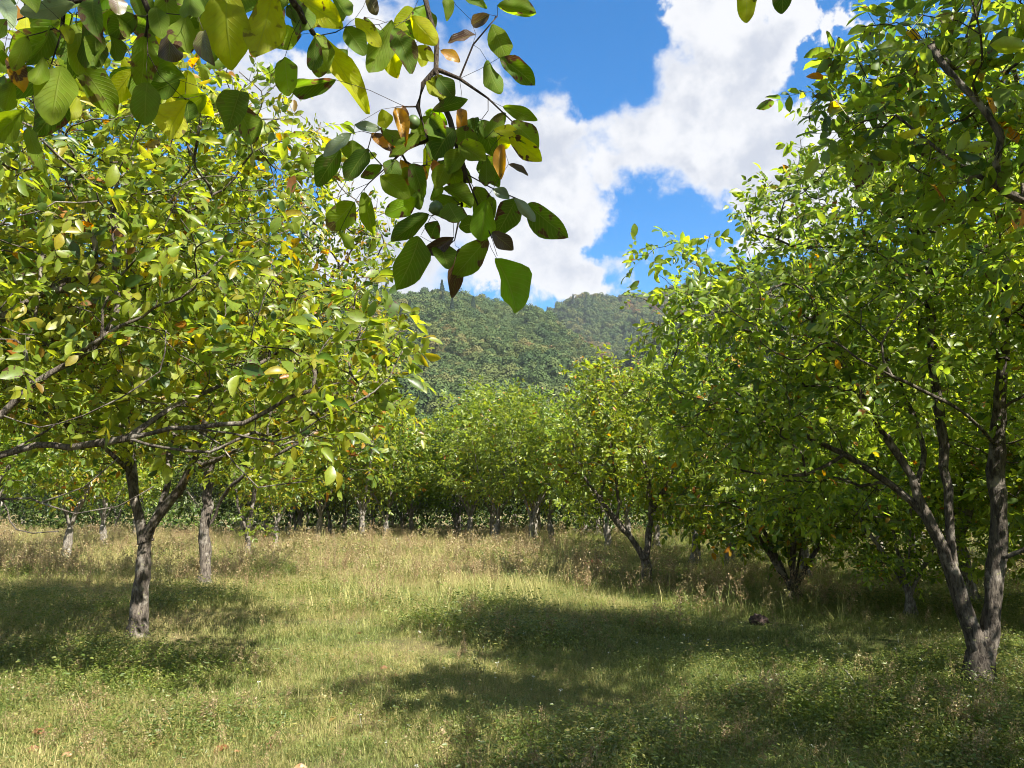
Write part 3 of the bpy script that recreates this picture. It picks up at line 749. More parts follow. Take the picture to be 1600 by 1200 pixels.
def meadow_points(n, y0, y1, sc, pw=2.0):
    y = (rng.uniform(y0 ** pw, y1 ** pw, n)) ** (1 / pw); x = rng.uniform(-1, 1, n) * (y * .76 + 1.6)
    a = vnoise(x, y, 1.1, .5) * .5 + vnoise(x, y, .43, 2.2) * .5; b = vnoise(x, y, 3.1, 4.0); u = rng.uniform(0, 1, n)
    tall = np.clip((y - 17) / 12, 0, 1) * np.clip((3.5 - x) / 4, .12, 1) * (.1 + .9 * b)      # the rough band further out
    tall = np.maximum(tall, .75 * np.exp(-(((x + .7) / 2.4) ** 2 + ((y - 14.3) / 2.0) ** 2)) * (vnoise(x, y, .5, 1.0) + .2))   # pale tall tussock in the middle
    tall = np.maximum(tall, .2 * np.exp(-(((x - 4.0) / 1.8) ** 2 + ((y - 12.3) / 1.0) ** 2)))
    idx = np.where(u < .5, rng.integers(0, 4, n), np.where(u < .5 + .27 + .10 * (x < 0), rng.integers(4, 7, n), rng.integers(7, 10, n)))
    wd = (rng.uniform(0, 1, n) < (a - .55) * 1.6); idx = np.where(wd, rng.integers(7, 10, n), idx)
    q = rng.uniform(0, 1, n); idx = np.where(q < tall * .36, rng.integers(10, 13, n), idx)
    brown = np.clip((y - 16) / 8, 0, 1) * np.clip((4 - x) / 4, .1, 1) + .3 * (vnoise(x, y, .9, 3.0) > .5) + .04
    idx = np.where(rng.uniform(0, 1, n) < brown * .13, rng.integers(13, 16, n), idx)
    s = sc * rng.uniform(.6, 1.35, n) * (.28 + 1.45 * a)
    s = np.where(idx >= 10, s / sc * rng.uniform(.7, 1.25, n) * min(sc, 1.35), s)
    s = np.where((idx >= 13) & (y < 14), s * rng.uniform(.28, .62, n), s)
    kp = rng.uniform(0, 1, n) < np.clip(.3 + 1.3 * (vnoise(x, y, .35, 5.1) * .5 + vnoise(x, y, .8, .7) * .5), 0, 1); x, y, s, idx = x[kp], y[kp], s[kp], idx[kp]; n = len(x)
    return np.stack([x, y, gz(x, y) - .008], -1), np.stack([rng.normal(0, .12, n), rng.normal(0, .12, n), rng.uniform(0, 6.28, n)], -1), s, idx.astype(np.int32)
parts_ = [meadow_points(72000, 3.6, 9, .95), meadow_points(74000, 9, 19, 1.25), meadow_points(56000, 19, 42, 2.0, 1.6)]
scatter('grass', *[np.concatenate([p[i] for p in parts_]) for i in range(4)], protos)

# ------------------------------------------------------------------ the individual walnut trees
def P3(l): return [px(*q) for q in l]

# tree beyond the left edge whose long bare boughs reach into the picture
bA = on_ground(-6.0, 6.3)
tA = [bA, bA + [.02, 0, .6], bA + [.05, .02, 1.25]]
limbsA = [tA,
  [tA[2], px(0, 712, 6.12), px(110, 698, 6.05), px(200, 685, 5.98), px(300, 667, 5.92), px(380, 660, 5.85), px(450, 622, 5.71), px(530, 598, 5.58)],
  [px(200, 685, 5.98), px(270, 635, 6.12), px(350, 598, 6.39), px(420, 560, 6.66)],
  [tA[2] + [0, 0, .1], px(0, 647, 5.71), px(49, 602, 5.71), px(112, 565, 5.78), px(180, 497, 5.85), px(180, 400, 5.92), px(178, 300, 5.98)],
  [px(112, 565, 5.78), px(160, 525, 5.71), px(250, 480, 5.64), px(310, 445, 5.58), px(350, 398, 5.58)],
  [tA[2] + [0, 0, .3], px(-60, 540, 6.12), px(0, 500, 6.26), px(75, 455, 6.39), px(150, 418, 6.53), px(260, 330, 6.80)],
  [tA[2], px(0, 780, 6.39), px(60, 785, 6.26), px(130, 762, 6.12), px(185, 715, 6.12)],
  [px(310, 667, 5.92), px(370, 722, 5.85), px(405, 760, 5.85), px(480, 752, 5.71)],
  [px(0, 780, 6.39), px(25, 826, 6.12), px(50, 833, 6.12), px(92, 830, 5.98)],
  [px(300, 667, 5.92), px(360, 678, 5.85), px(430, 692, 5.78), px(500, 656, 5.71), px(585, 612, 5.64)],
  [px(0, 647, 5.71), px(60, 668, 5.58), px(130, 650, 5.44), px(190, 622, 5.44), px(250, 580, 5.44)],
  [px(60, 785, 6.26), px(120, 802, 6.12), px(180, 792, 5.98), px(240, 760, 5.98)],
  [px(49, 602, 5.71), px(40, 540, 5.85), px(60, 480, 5.98), px(66, 400, 6.12)],
  [px(200, 685, 5.98), px(260, 700, 5.85), px(330, 705, 5.85), px(385, 680, 5.85)],
  [px(75, 455, 6.39), px(140, 440, 6.26), px(150, 380, 6.26), px(120, 310, 6.26), px(95, 260, 6.26)],
  [tA[2], tA[2] + [-.3, .5, 1.2], tA[2] + [-.2, 1.0, 2.6], tA[2] + [.2, 1.4, 3.6]],
  [tA[2], tA[2] + [-1.0, -.2, .9], tA[2] + [-2.2, -.1, 2.0]]]
ellA = [(px(330, 480, 6.39), (1.84, 1.36, 1.02)), (px(120, 470, 6.53), (1.63, 1.63, 1.36)), (px(480, 600, 6.12), (0.75, 0.95, 0.61)), (px(170, 250, 6.80), (2.04, 1.63, 1.36)), (px(560, 560, 6.26), (0.48, 0.68, 0.41)),
        (px(350, 250, 7.34), (1.22, 1.22, 1.09)), (px(130, 640, 6.3), (1.5, 1.0, .2)), (bA + [-.8, .8, 4.2], (3.26, 2.58, 2.04))]
walnut('yellowing walnut tree whose long bare boughs reach in low across the picture edge', bA, limbsA, ellA, 900, M_LEAF_Y, 5, per=4, base_r=.075, scale=1.12, r0=.005, singles=300, kind='oct', attach=1.2, spacing=.3, up=.2)

# tree with the pale forked trunk in the sunlit meadow
bB = foot(217, 993); yB = bB[1]
tB = [bB, px(219, 930, yB), px(224, 880, yB), px(226, 848, yB)]
limbsB = [tB,
  [tB[3], px(213, 800, yB), px(205, 740, yB + .1), px(200, 690, yB + .2), px(190, 600, yB + .3), px(200, 480, yB + .4)],
  [tB[3], px(240, 815, yB - .1), px(272, 775, yB - .2), px(295, 735, yB - .3), px(330, 640, yB - .3), px(400, 520, yB - .2)],
  [px(236, 820, yB - .1), px(258, 770, yB + .3), px(270, 690, yB + .7), px(300, 600, yB + 1.0), px(330, 450, yB + 1.2)],
  [px(205, 740, yB + .1), px(150, 690, yB - .3), px(60, 640, yB - .7), px(-60, 600, yB - .9)],
  [px(295, 735, yB - .3), px(380, 700, yB - .9), px(470, 660, yB - 1.3), px(540, 600, yB - 1.5)],
  [px(330, 640, yB - .3), px(450, 520, yB + .3), px(530, 420, yB + .6), px(590, 330, yB + .7)],
  [px(190, 600, yB + .3), px(120, 480, yB), px(60, 350, yB)]]
ellB = [(px(250, 520, yB), (2.7, 2.4, 1.7)), (px(480, 520, yB + .2), (1.35, 1.6, 1.3)), (px(330, 330, yB + .3), (1.9, 1.7, 1.5)), (px(560, 640, yB - .6), (.75, 1.0, .75)), (px(80, 420, yB), (1.8, 1.8, 1.8)), (px(560, 390, yB + .5), (.55, .8, .8)), (px(430, 720, yB - .6), (1.3, 1.0, .3))]
exB = np.array(P3([(482, 190, yB), (500, 215, yB), (520, 240, yB), (548, 268, yB + .2), (590, 310, yB + .4), (612, 335, yB + .4), (600, 380, yB + .3), (470, 230, yB), (440, 170, yB)]))
walnut('walnut tree with a pale forked trunk standing in the sunlit meadow', bB, limbsB, ellB, 1350, M_LEAF_Y, 6, per=4, scale=.85, r0=.0042, base_r=.096, singles=300, kind='oct', attach=1.5, spacing=.26, extra=exB, thin=.25)

# second trunk of that row
bC = foot(320, 918); yC = bC[1]
tC = [bC, px(321, 870, yC), px(318, 830, yC), px(326, 790, yC)]
limbsC = [tC, [tC[3], px(326, 740, yC), px(334, 690, yC), px(330, 600, yC), px(320, 500, yC)], [px(318, 830, yC), px(334, 812, yC), px(352, 770, yC - .3), px(400, 730, yC - .8), px(470, 690, yC - 1)],
          [px(326, 740, yC), px(280, 690, yC + .2), px(220, 620, yC + .2)], [px(334, 690, yC), px(420, 600, yC + .4), px(480, 500, yC + .4)]]
ellC = [(px(370, 560, yC), (2.2, 2.3, 2.0)), (px(500, 640, yC), (1.3, 1.6, 1.1)), (px(230, 600, yC), (1.6, 1.8, 1.5))]
walnut('straight dark walnut trunk behind the forked one, with a low stub on its side', bC, limbsC, ellC, 520, M_LEAF_Y, 7, per=4, base_r=.105, attach=1.8, spacing=.33)

# thin young tree
bD = foot(388, 872); yD = bD[1]
limbsD = [[bD, px(387, 845, yD), px(386, 828, yD)], [px(386, 828, yD), px(372, 790, yD), px(366, 740, yD), px(360, 680, yD)], [px(386, 828, yD), px(396, 780, yD), px(402, 720, yD), px(410, 640, yD)]]
ellD = [(px(400, 690, yD), (1.9, 1.8, 1.5)), (px(395, 820, yD), (.7, .7, .55))]
walnut('slim young walnut tree forking close to the ground in brown weeds', bD, limbsD, ellD, 260, M_LEAF_M, 8, per=4, base_r=.085, attach=.5, spacing=.33, split=False, stalk=False)

# leaning two-stemmed tree in the clearing
bF = foot(1010, 913); yF = bF[1]
limbsF = [[bF, px(1010, 890, yF), px(1008, 872, yF)],
  [px(1008, 872, yF), px(990, 845, yF), px(965, 815, yF - .1), px(938, 780, yF - .2), px(905, 730, yF - .2), px(890, 660, yF)],
  [px(1008, 872, yF), px(1013, 840, yF), px(1017, 800, yF + .1), px(1010, 740, yF + .2), px(985, 660, yF + .2), px(950, 580, yF)],
  [px(965, 815, yF - .1), px(965, 760, yF - .2), px(950, 680, yF), px(930, 600, yF)], [px(1017, 800, yF + .1), px(1050, 740, yF - .3), px(1080, 660, yF - .2)],
  [px(938, 780, yF), px(955, 700, yF + .4), px(960, 640, yF + .6)]]
ellF = [(px(955, 690, yF), (1.05, 1.4, 1.15)), (px(935, 610, yF), (.72, .9, .85)), (px(1030, 680, yF), (1.0, 1.3, 1.2)), (px(890, 720, yF), (.6, .8, .7)), (px(1010, 610, yF), (.7, .9, .6)), (px(1060, 780, yF), (.9, .9, .5)), (px(905, 790, yF), (.6, .8, .35))]
exF = np.array(P3([(938, 545, yF), (930, 560, yF), (945, 565, yF), (925, 585, yF)]))
walnut('walnut tree with pale V-forked leaning stems standing alone in the clearing', bF, limbsF, ellF, 620, M_LEAF_M, 9, per=4, scale=.85, base_r=.10, singles=200, attach=.9, spacing=.25, extra=exF)

# the big double-trunked tree
bH = foot(1530, 1072); yH = bH[1]
limbsH = [[bH, px(1533, 1050, yH), px(1534, 1025, yH)],
  [px(1533, 1030, yH), px(1518, 990, yH), px(1505, 945, yH), px(1491, 900, yH), px(1472, 852, yH), px(1448, 805, yH)],
  [px(1533, 1035, yH), px(1549, 985, yH), px(1553, 900, yH), px(1560, 800, yH), px(1558, 700, yH), px(1565, 560, yH), px(1580, 420, yH), px(1590, 260, yH)],
  [px(1492, 910, yH), px(1484, 840, yH), px(1480, 760, yH), px(1470, 660, yH + .1), px(1455, 540, yH + .3), px(1450, 400, yH + .5)],
  [px(1448, 805, yH), px(1390, 755, yH + .1), px(1320, 710, yH + .2), px(1230, 670, yH + .4), px(1140, 640, yH + .5)],
  [px(1448, 805, yH), px(1410, 720, yH), px(1375, 665, yH), px(1330, 590, yH + .1), px(1270, 500, yH + .2)],
  [px(1430, 765, yH), px(1440, 690, yH + .4), px(1400, 590, yH + .8), px(1350, 470, yH + 1.0)],
  [px(1553, 880, yH), px(1575, 868, yH - .1), px(1600, 858, yH - .2), px(1680, 800, yH - .4), px(1800, 700, yH - .5)],
  [px(1558, 700, yH), px(1500, 640, yH - .5), px(1420, 600, yH - .9), px(1340, 560, yH - 1.1)],
  [px(1320, 710, yH + .2), px(1260, 740, yH), px(1180, 740, yH), px(1100, 720, yH)],
  [px(1565, 560, yH), px(1640, 430, yH), px(1720, 300, yH)]]
ellH = [(px(1230, 560, yH + .3), (1.25, 1.6, 1.15)), (px(1400, 420, yH + .3), (1.5, 1.8, 1.3)), (px(1120, 470, yH + .4), (.75, 1.1, .5)), (px(1120, 640, yH + .4), (.7, 1.1, .4)), (px(1290, 340, yH + .5), (.85, 1.1, .7)), (px(1450, 200, yH + .2), (1.0, 1.4, .9)),
        (px(1560, 400, yH), (1.4, 1.8, 1.5)), (px(1740, 460, yH), (1.4, 2, 1.7)), (px(1200, 700, yH + .3), (.9, 1.0, .25)), (px(1265, 775, yH + 1.2), (1.0, .9, .33)), ((4.4, 4.7, 5.3), (1.0, .9, .6))]  # last lobe added out of view to shade the grass
exH = np.array(P3([(985, 395, yH + .3), (1010, 400, yH + .3), (1040, 385, yH + .3), (1060, 380, yH + .3), (1030, 430, yH + .3), (1180, 300, yH + .4), (1210, 285, yH + .4), (1250, 215, yH + .4), (1240, 250, yH + .3), (1170, 345, yH + .4), (1110, 365, yH + .4), (1030, 500, yH + .4), (1020, 600, yH + .4)]))
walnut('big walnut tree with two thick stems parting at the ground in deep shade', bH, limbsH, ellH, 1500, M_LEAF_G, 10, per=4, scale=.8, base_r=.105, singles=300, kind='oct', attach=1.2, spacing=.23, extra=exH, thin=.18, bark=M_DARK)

# low-branched tree behind it
bG = foot(1240, 932); yG = bG[1]
limbsG = [[bG, bG + [0, 0, .25]]] + [[bG + [0, 0, .2], bG + np.array([dx * .4, dy * .4, 1.0]), bG + np.array([dx, dy, 2.2]), bG + np.array([dx * 1.3, dy * 1.3, 3.2])] for dx, dy in ((-1.3, -.3), (-.7, .6), (-.1, -.6), (.6, .3), (1.2, -.2), (.2, .9))]
ellG = [(bG + [-.2, 0, 2.6], (2.2, 2.2, 1.6)), (bG + [-.9, -.4, 1.6], (1.5, 1.5, .7)), (bG + [.9, 0, 1.5], (1.3, 1.4, .7))]
walnut('dark many-stemmed walnut bush with branches drooping to the dry weeds', bG, limbsG, ellG, 600, M_LEAF_G, 12, per=4, base_r=.12, attach=.5, spacing=.28, thin=.15)

# tree at the right edge that fills the upper corner with large leaves
bK = on_ground(6.2, 2.2)
limbsK = [[bK, bK + [0, 0, .7], bK + [-.05, 0, 1.4]], [bK + [-.05, 0, 1.4], bK + [-1.0, .6, 2.2], px(1640, 330, 4.0), px(1560, 215, 4.0), px(1490, 120, 4.1), px(1420, 40, 4.2)],
          [px(1640, 330, 4.0), px(1560, 290, 4.2), px(1480, 250, 4.3), px(1400, 180, 4.4)], [bK + [-.05, 0, 1.4], bK + [.6, -.6, 3], bK + [.9, -1, 4.6]], [bK + [-.05, 0, 1.4], bK + [-.8, -1.0, 3], bK + [-1.2, -1.6, 4.4]],
          [bK + [-.05, 0, 1.4], bK + [.4, 1.0, 2.6], bK + [.6, 1.6, 4.2]]]
ellK = [(px(1500, 130, 4.2), (.85, .9, .75)), (px(1640, 180, 4.1), (.8, .9, 1.0)), (px(1390, 110, 4.3), (.32, .5, .4)), (px(1590, 330, 4.3), (.5, .6, .35)), (bK + [-.2, .2, 3.7], (2.4, 2.2, 1.5)), ((3.4, 2.9, 5.4), (1.3, 1.1, .55)), ((3.9, 1.4, 4.6), (1.3, 1.2, .7))]  # last two lobes added out of view to fill in the foreground shadow
exK = np.array(P3([(1290, 150, 4.4), (1330, 150, 4.4), (1345, 90, 4.4), (1370, 30, 4.4), (1350, 190, 4.4), (1310, 220, 4.5)]))
walnut('walnut tree hanging large leaves from above into the upper corner', bK, limbsK, ellK, 760, M_LEAF_G, 13, per=4, base_r=.085, singles=300, kind='oct', attach=1.3, spacing=.27, extra=exK, thin=.15)

# ---- orchard rows further back: a few grown shapes, copied tree by tree
def proto_tree(seed, mat, h=6.2, rad=2.5, low=1.5, n=330, fork=1.0, name='walnut_tree', br=.12):
    g = np.random.default_rng(seed); b = np.zeros(3)
    k = np.array([g.normal(0, .06), g.normal(0, .06), fork]); limbs = [[b, k * [.5, .5, .5], k]]
    for i in range(4):
        a = i * 1.57 + g.uniform(-.5, .5); s = g.uniform(.55, .95); d = np.array([math.cos(a), math.sin(a), 0])
        limbs.append([k, k + d * .35 * s + [0, 0, .7], k + d * rad * .45 * s + [0, 0, 1.9], k + d * rad * .65 * s + [0, 0, h * .55]])
    ells = [((0, 0, h * .60), (rad, rad, h * .30)), ((g.normal(0, .4), g.normal(0, .4), h * .82), (rad * .55, rad * .55, h * .2)), ((0, 0, low + .9), (rad * .8, rad * .8, .5))]
    root = thing(name, '', 'tree', (0, 0, 0)); cl = envelope(ells, n, g, .36, .4); cl = cl[cl[:, 2] > low * .8]
    sk = grow(limbs, cl, g, step=.24, attach_z=fork, base_r=br, jit=.02)
    wood(root, sk, g, split=False, min_r=.006, trunk_mat=M_PALE)
    lf, _ = compound(sk.P[sk.tips], sk.D[sk.tips], g, 4, 1.35, thin=.3)
    O, A, N, L, Wd, Rn = lf; V, LO, ST, Dt = leaf_arrays(O, A, N, L, Wd, Rn, 'quad2')
    obj('crown', mesh('crown', V, LO, ST, Dt, True), mat, root)
    return root
def copy_thing(root, loc, rz, s, label, group=None):
    r = root.copy(); COL.objects.link(r); r.location = tuple(loc); r.rotation_euler = (0, 0, rz); r.scale = (s, s, s); r['label'] = label
    if group: r['group'] = group
    for ch in root.children:
        c = ch.copy(); COL.objects.link(c); c.parent = r
    return r
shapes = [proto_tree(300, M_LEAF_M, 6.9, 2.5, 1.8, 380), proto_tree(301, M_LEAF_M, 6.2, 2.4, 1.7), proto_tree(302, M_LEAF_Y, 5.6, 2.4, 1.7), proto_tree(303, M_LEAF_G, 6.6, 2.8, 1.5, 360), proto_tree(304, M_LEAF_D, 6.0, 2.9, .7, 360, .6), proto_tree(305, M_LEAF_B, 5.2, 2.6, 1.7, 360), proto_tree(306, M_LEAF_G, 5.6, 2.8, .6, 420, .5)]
used = set()
def plant(k, x, y, s, label, group=None):
    p = on_ground(x, y); rz = random.uniform(0, 6.28)
    if k not in used:
        used.add(k); r = shapes[k]; r.location = tuple(p); r.rotation_euler = (0, 0, rz); r.scale = (s, s, s); r['label'] = label
        if group: r['group'] = group
        return r
    return copy_thing(shapes[k], p, rz, s, label, group)
def plant_px(k, xp, yp, s, label, group=None):
    p = foot(xp, yp); return plant(k, p[0], p[1], s, label, group)
ROW = 'walnut trees in the far rows'
plant_px(2, 430, 851, .85, 'walnut with a thin chalky trunk just past the slim young tree')
plant_px(0, 468, 841, .95, 'far walnut with a double grey trunk and drooping bare branch')
plant_px(2, 515, 840, .90, 'far walnut with a straight white trunk in front of dark gap')
plant_px(1, 538, 838, .95, 'far walnut with a short stout trunk and low side branch')
plant_px(1, 603, 846, .95, 'far walnut with forked grey stems below a yellow-green crown')
plant_px(5, 645, 842, 1.0, 'vivid light green tree glowing between duller walnuts')
plant_px(0, 733, 846, 1.05, 'rounded walnut at the back of the clearing under the wooded hill')
plant_px(3, 776, 852, 1.0, 'walnut with a short bright sunlit trunk beneath the hill notch')
plant_px(0, 832, 856, .92, 'walnut with leaning pale twin stems next to the V-forked tree')
plant_px(1, 862, 852, .95, 'walnut with one dark upright stem half hidden by the V-forked tree')
plant_px(3, 950, 862, .95, 'shaded walnut seen between the stems of the V-forked tree')
plant_px(3, 1087, 882, 1.0, 'walnut with a stocky trunk in the shade past the V-forked tree')
plant_px(6, 1142, 886, .95, 'walnut with a short trunk close behind the many-stemmed bush')
plant(3, 7.3, 12.5, 1.0, 'walnut with a leaning trunk right behind the big double-stemmed tree')
plant(6, 9.6, 8.6, 1.0, 'walnut with low leafy boughs at the edge behind the double stems')
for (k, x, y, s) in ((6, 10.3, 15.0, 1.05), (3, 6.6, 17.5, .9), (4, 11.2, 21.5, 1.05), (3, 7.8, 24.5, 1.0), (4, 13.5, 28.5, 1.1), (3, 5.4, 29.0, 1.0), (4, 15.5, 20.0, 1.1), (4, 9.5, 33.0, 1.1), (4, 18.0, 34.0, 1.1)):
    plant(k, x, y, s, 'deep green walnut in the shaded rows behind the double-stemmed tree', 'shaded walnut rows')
for (k, x, y, s, lab) in ((6, 7.4, 9.6, .8, 'leafy low walnut filling the gap between the double stems'), (6, 9.2, 12.0, .95, 'leafy low walnut at the edge behind the double stems'), (6, 5.9, 11.6, .6, 'small leafy walnut low behind the thick shaded stems')):
    plant(k, x, y, s, lab)
plant(0, -11.6, 16.6, 1.0, 'walnut crown cut by the picture edge just behind the bare boughs')
plant(2, -13.2, 23.0, 1.0, 'sunlit walnut with a pale trunk farther off between picture edge and forked trunk')
plant(1, -15.8, 30.0, 1.0, 'sunlit walnut whose thin pale trunk shows close beside the forked trunk, farther off')
for (k, x, y, s) in ((1, -18.5, 38.0, 1.05), (0, -27, 40, 1.1), (2, -24, 50, 1.1), (3, -15, 47, 1.1), (4, -30, 55, 1.2), (4, -20, 60, 1.2), (4, -38, 60, 1.2), (4, -22, 43, 1.0), (4, -32, 48, 1.1), (4, -26.5, 46, 1.0), (4, -36, 53, 1.1)):
    plant(k, x, y, s, 'walnut of the rows beyond the forked trunk, its crown in full sun', 'sunlit rows beyond the forked trunk')
g2 = np.random.default_rng(77)
for row, (yy, x0, x1, dx) in enumerate(((35.5, -13, 9, 3.7), (39.5, -15, 10, 4.2), (45, -12, 22, 4.4), (52, -14, 28, 4.8), (60, -14, 34, 5.6))):
    x = x0
    while x < x1:
        plant([int(g2.integers(0, 2)), 4, 3, 4, 4][row], x + g2.normal(0, .6), yy + g2.normal(0, 1.0), g2.uniform(1.0, 1.2), 'walnut packed among dark trunks in the rows at the far side of the clearing', ROW)
        x += dx
for i, s in enumerate(shapes):
    if i not in used: bpy.data.objects.remove(s)

# shrubby undergrowth under the far rows, the shade there painted into its leaf colour
n = 26000; y = rng.uniform(41.5, 76, n); x = rng.uniform(-.75, .7, n) * y; h = rng.uniform(0, 1, n) ** 1.2 * (1.2 + .9 * vnoise(x, y, 2.3, 1.0))
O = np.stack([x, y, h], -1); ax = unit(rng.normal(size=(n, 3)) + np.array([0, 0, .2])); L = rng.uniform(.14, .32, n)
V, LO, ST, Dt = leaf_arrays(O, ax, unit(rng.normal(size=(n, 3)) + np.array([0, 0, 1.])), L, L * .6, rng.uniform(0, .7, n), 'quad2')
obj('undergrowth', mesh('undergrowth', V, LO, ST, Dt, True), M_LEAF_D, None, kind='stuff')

# ------------------------------------------------------------------ the tree overhead and its hanging spray of leaves
bJ = on_ground(1.5, -2.0)
DC, DL = 1.72, 1.42        # distance of the hanging spray and of the leaves in the upper corner
def c2(x, y, d=DC): return px(450 + x / 2.4, y / 2.4, d)
def c1(x, y, d=DL): return px(x / 3.0, y / 3.0, d)
limbsJ = [[bJ, bJ + [0, 0, .8], bJ + [-.1, .1, 1.6]],
  [bJ + [-.1, .1, 1.6], bJ + [-.6, .9, 2.3], bJ + [-1.2, 2.0, 2.85], px(655, -150, 1.7), c2(505, -40), c2(530, 60), c2(560, 150), c2(555, 260), c2(575, 370), c2(605, 450), c2(640, 560), c2(665, 650)],
  [c2(555, 260), c2(505, 315), c2(485, 400), c2(525, 525)], [c2(570, 230), c2(640, 295), c2(750, 370), c2(840, 455)], [c2(640, 295), c2(690, 170), c2(785, 60)],
  [c2(485, 400), c2(440, 400), c2(310, 340)], [c2(665, 650), c2(650, 760), c2(625, 900)], [c2(665, 650), c2(720, 790), c2(765, 900), c2(785, 960)], [c2(665, 650), c2(760, 700), c2(860, 745)],
  [c2(525, 525), c2(440, 560), c2(300, 690), c2(160, 750)], [c2(605, 760), c2(540, 810), c2(500, 880)],
  [bJ + [-.6, .9, 2.3], px(560, -220, 1.5), c1(1340, -60), c1(1000, -120), c1(650, -60), c1(300, 20), c1(60, 100)], [c1(650, -60), c1(700, 60), c1(690, 160)], [c1(300, 20), c1(290, 150), c1(240, 300)],
  [c1(1340, -60), c1(1380, 20), c2(95, 125)],
  [bJ + [-.1, .1, 1.6], bJ + [-.6, -.4, 2.9], bJ + [-.8, -.8, 4.0]], [bJ + [-.1, .1, 1.6], bJ + [.8, .2, 2.8], bJ + [1.3, .4, 4.2]], [bJ + [-.6, .9, 2.3], bJ + [-.5, 1.2, 3.2], bJ + [-.5, 1.4, 4.2]],
  [bJ + [-.6, .9, 2.3], px(1060, -260, 1.7), px(1170, -60, 1.6)]]
# leaf: (stalk end, tip, width, tone) as seen
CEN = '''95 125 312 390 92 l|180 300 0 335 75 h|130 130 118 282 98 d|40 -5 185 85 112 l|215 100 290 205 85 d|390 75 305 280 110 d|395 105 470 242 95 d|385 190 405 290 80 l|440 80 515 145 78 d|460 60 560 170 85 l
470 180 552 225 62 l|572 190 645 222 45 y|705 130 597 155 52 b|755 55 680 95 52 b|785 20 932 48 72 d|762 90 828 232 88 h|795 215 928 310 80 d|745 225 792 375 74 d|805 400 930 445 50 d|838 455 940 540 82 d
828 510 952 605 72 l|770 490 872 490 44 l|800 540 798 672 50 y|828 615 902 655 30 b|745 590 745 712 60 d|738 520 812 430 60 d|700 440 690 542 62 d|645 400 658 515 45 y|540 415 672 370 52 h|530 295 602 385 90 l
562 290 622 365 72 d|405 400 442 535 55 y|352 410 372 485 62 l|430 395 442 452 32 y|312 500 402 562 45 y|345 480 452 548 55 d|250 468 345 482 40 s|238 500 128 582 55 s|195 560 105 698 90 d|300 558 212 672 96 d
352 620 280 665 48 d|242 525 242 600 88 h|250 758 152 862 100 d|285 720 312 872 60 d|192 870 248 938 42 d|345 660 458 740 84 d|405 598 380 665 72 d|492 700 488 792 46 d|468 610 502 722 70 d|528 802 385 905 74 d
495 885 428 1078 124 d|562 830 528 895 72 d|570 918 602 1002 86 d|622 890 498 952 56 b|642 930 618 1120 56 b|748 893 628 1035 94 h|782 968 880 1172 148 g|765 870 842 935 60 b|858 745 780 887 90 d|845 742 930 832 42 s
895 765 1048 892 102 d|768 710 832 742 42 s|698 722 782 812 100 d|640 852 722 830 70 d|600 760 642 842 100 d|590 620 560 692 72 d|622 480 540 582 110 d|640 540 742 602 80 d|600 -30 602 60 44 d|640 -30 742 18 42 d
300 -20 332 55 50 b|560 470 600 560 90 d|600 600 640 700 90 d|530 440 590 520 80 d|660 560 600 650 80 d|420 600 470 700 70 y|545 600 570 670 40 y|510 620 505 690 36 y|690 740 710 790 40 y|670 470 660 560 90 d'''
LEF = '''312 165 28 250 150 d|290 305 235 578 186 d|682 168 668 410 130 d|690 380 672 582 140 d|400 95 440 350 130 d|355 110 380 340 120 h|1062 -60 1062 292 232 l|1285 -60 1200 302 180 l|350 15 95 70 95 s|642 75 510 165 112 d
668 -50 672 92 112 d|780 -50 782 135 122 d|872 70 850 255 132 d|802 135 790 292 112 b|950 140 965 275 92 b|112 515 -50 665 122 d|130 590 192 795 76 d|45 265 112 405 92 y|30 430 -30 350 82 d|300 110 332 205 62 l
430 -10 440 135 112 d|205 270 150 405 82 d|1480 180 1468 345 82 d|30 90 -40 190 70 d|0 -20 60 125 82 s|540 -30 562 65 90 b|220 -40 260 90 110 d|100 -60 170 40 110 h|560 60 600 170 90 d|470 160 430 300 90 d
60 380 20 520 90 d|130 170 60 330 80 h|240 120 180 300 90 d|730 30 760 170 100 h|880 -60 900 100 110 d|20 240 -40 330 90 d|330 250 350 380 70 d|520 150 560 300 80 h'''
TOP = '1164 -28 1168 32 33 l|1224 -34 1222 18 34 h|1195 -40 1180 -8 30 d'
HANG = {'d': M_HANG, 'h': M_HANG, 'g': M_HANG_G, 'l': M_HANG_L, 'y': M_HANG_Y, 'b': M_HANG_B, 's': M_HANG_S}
gj = np.random.default_rng(21)
rootJ = thing('walnut_tree', 'walnut tree overhead with a spray of dark leaves hanging against the sky', 'tree', bJ)
hang = []
for txt, fn, dd, k in ((CEN, c2, DC, 2.4), (LEF, c1, DL, 3.0), (TOP, lambda x, y, d: px(x, y, d), 1.6, 1.0)):
    for row in txt.replace('\n', '|').split('|'):
        q = row.split(); a = [float(z_) for z_ in q[:5]]; d0 = dd + gj.normal(0, .05)
        b_, t_ = fn(a[0], a[1], d0), fn(a[2], a[3], d0 + gj.normal(0, .018))
        hang.append((b_, t_, a[4] / k / FPX * d0 * 1.08, q[5]))
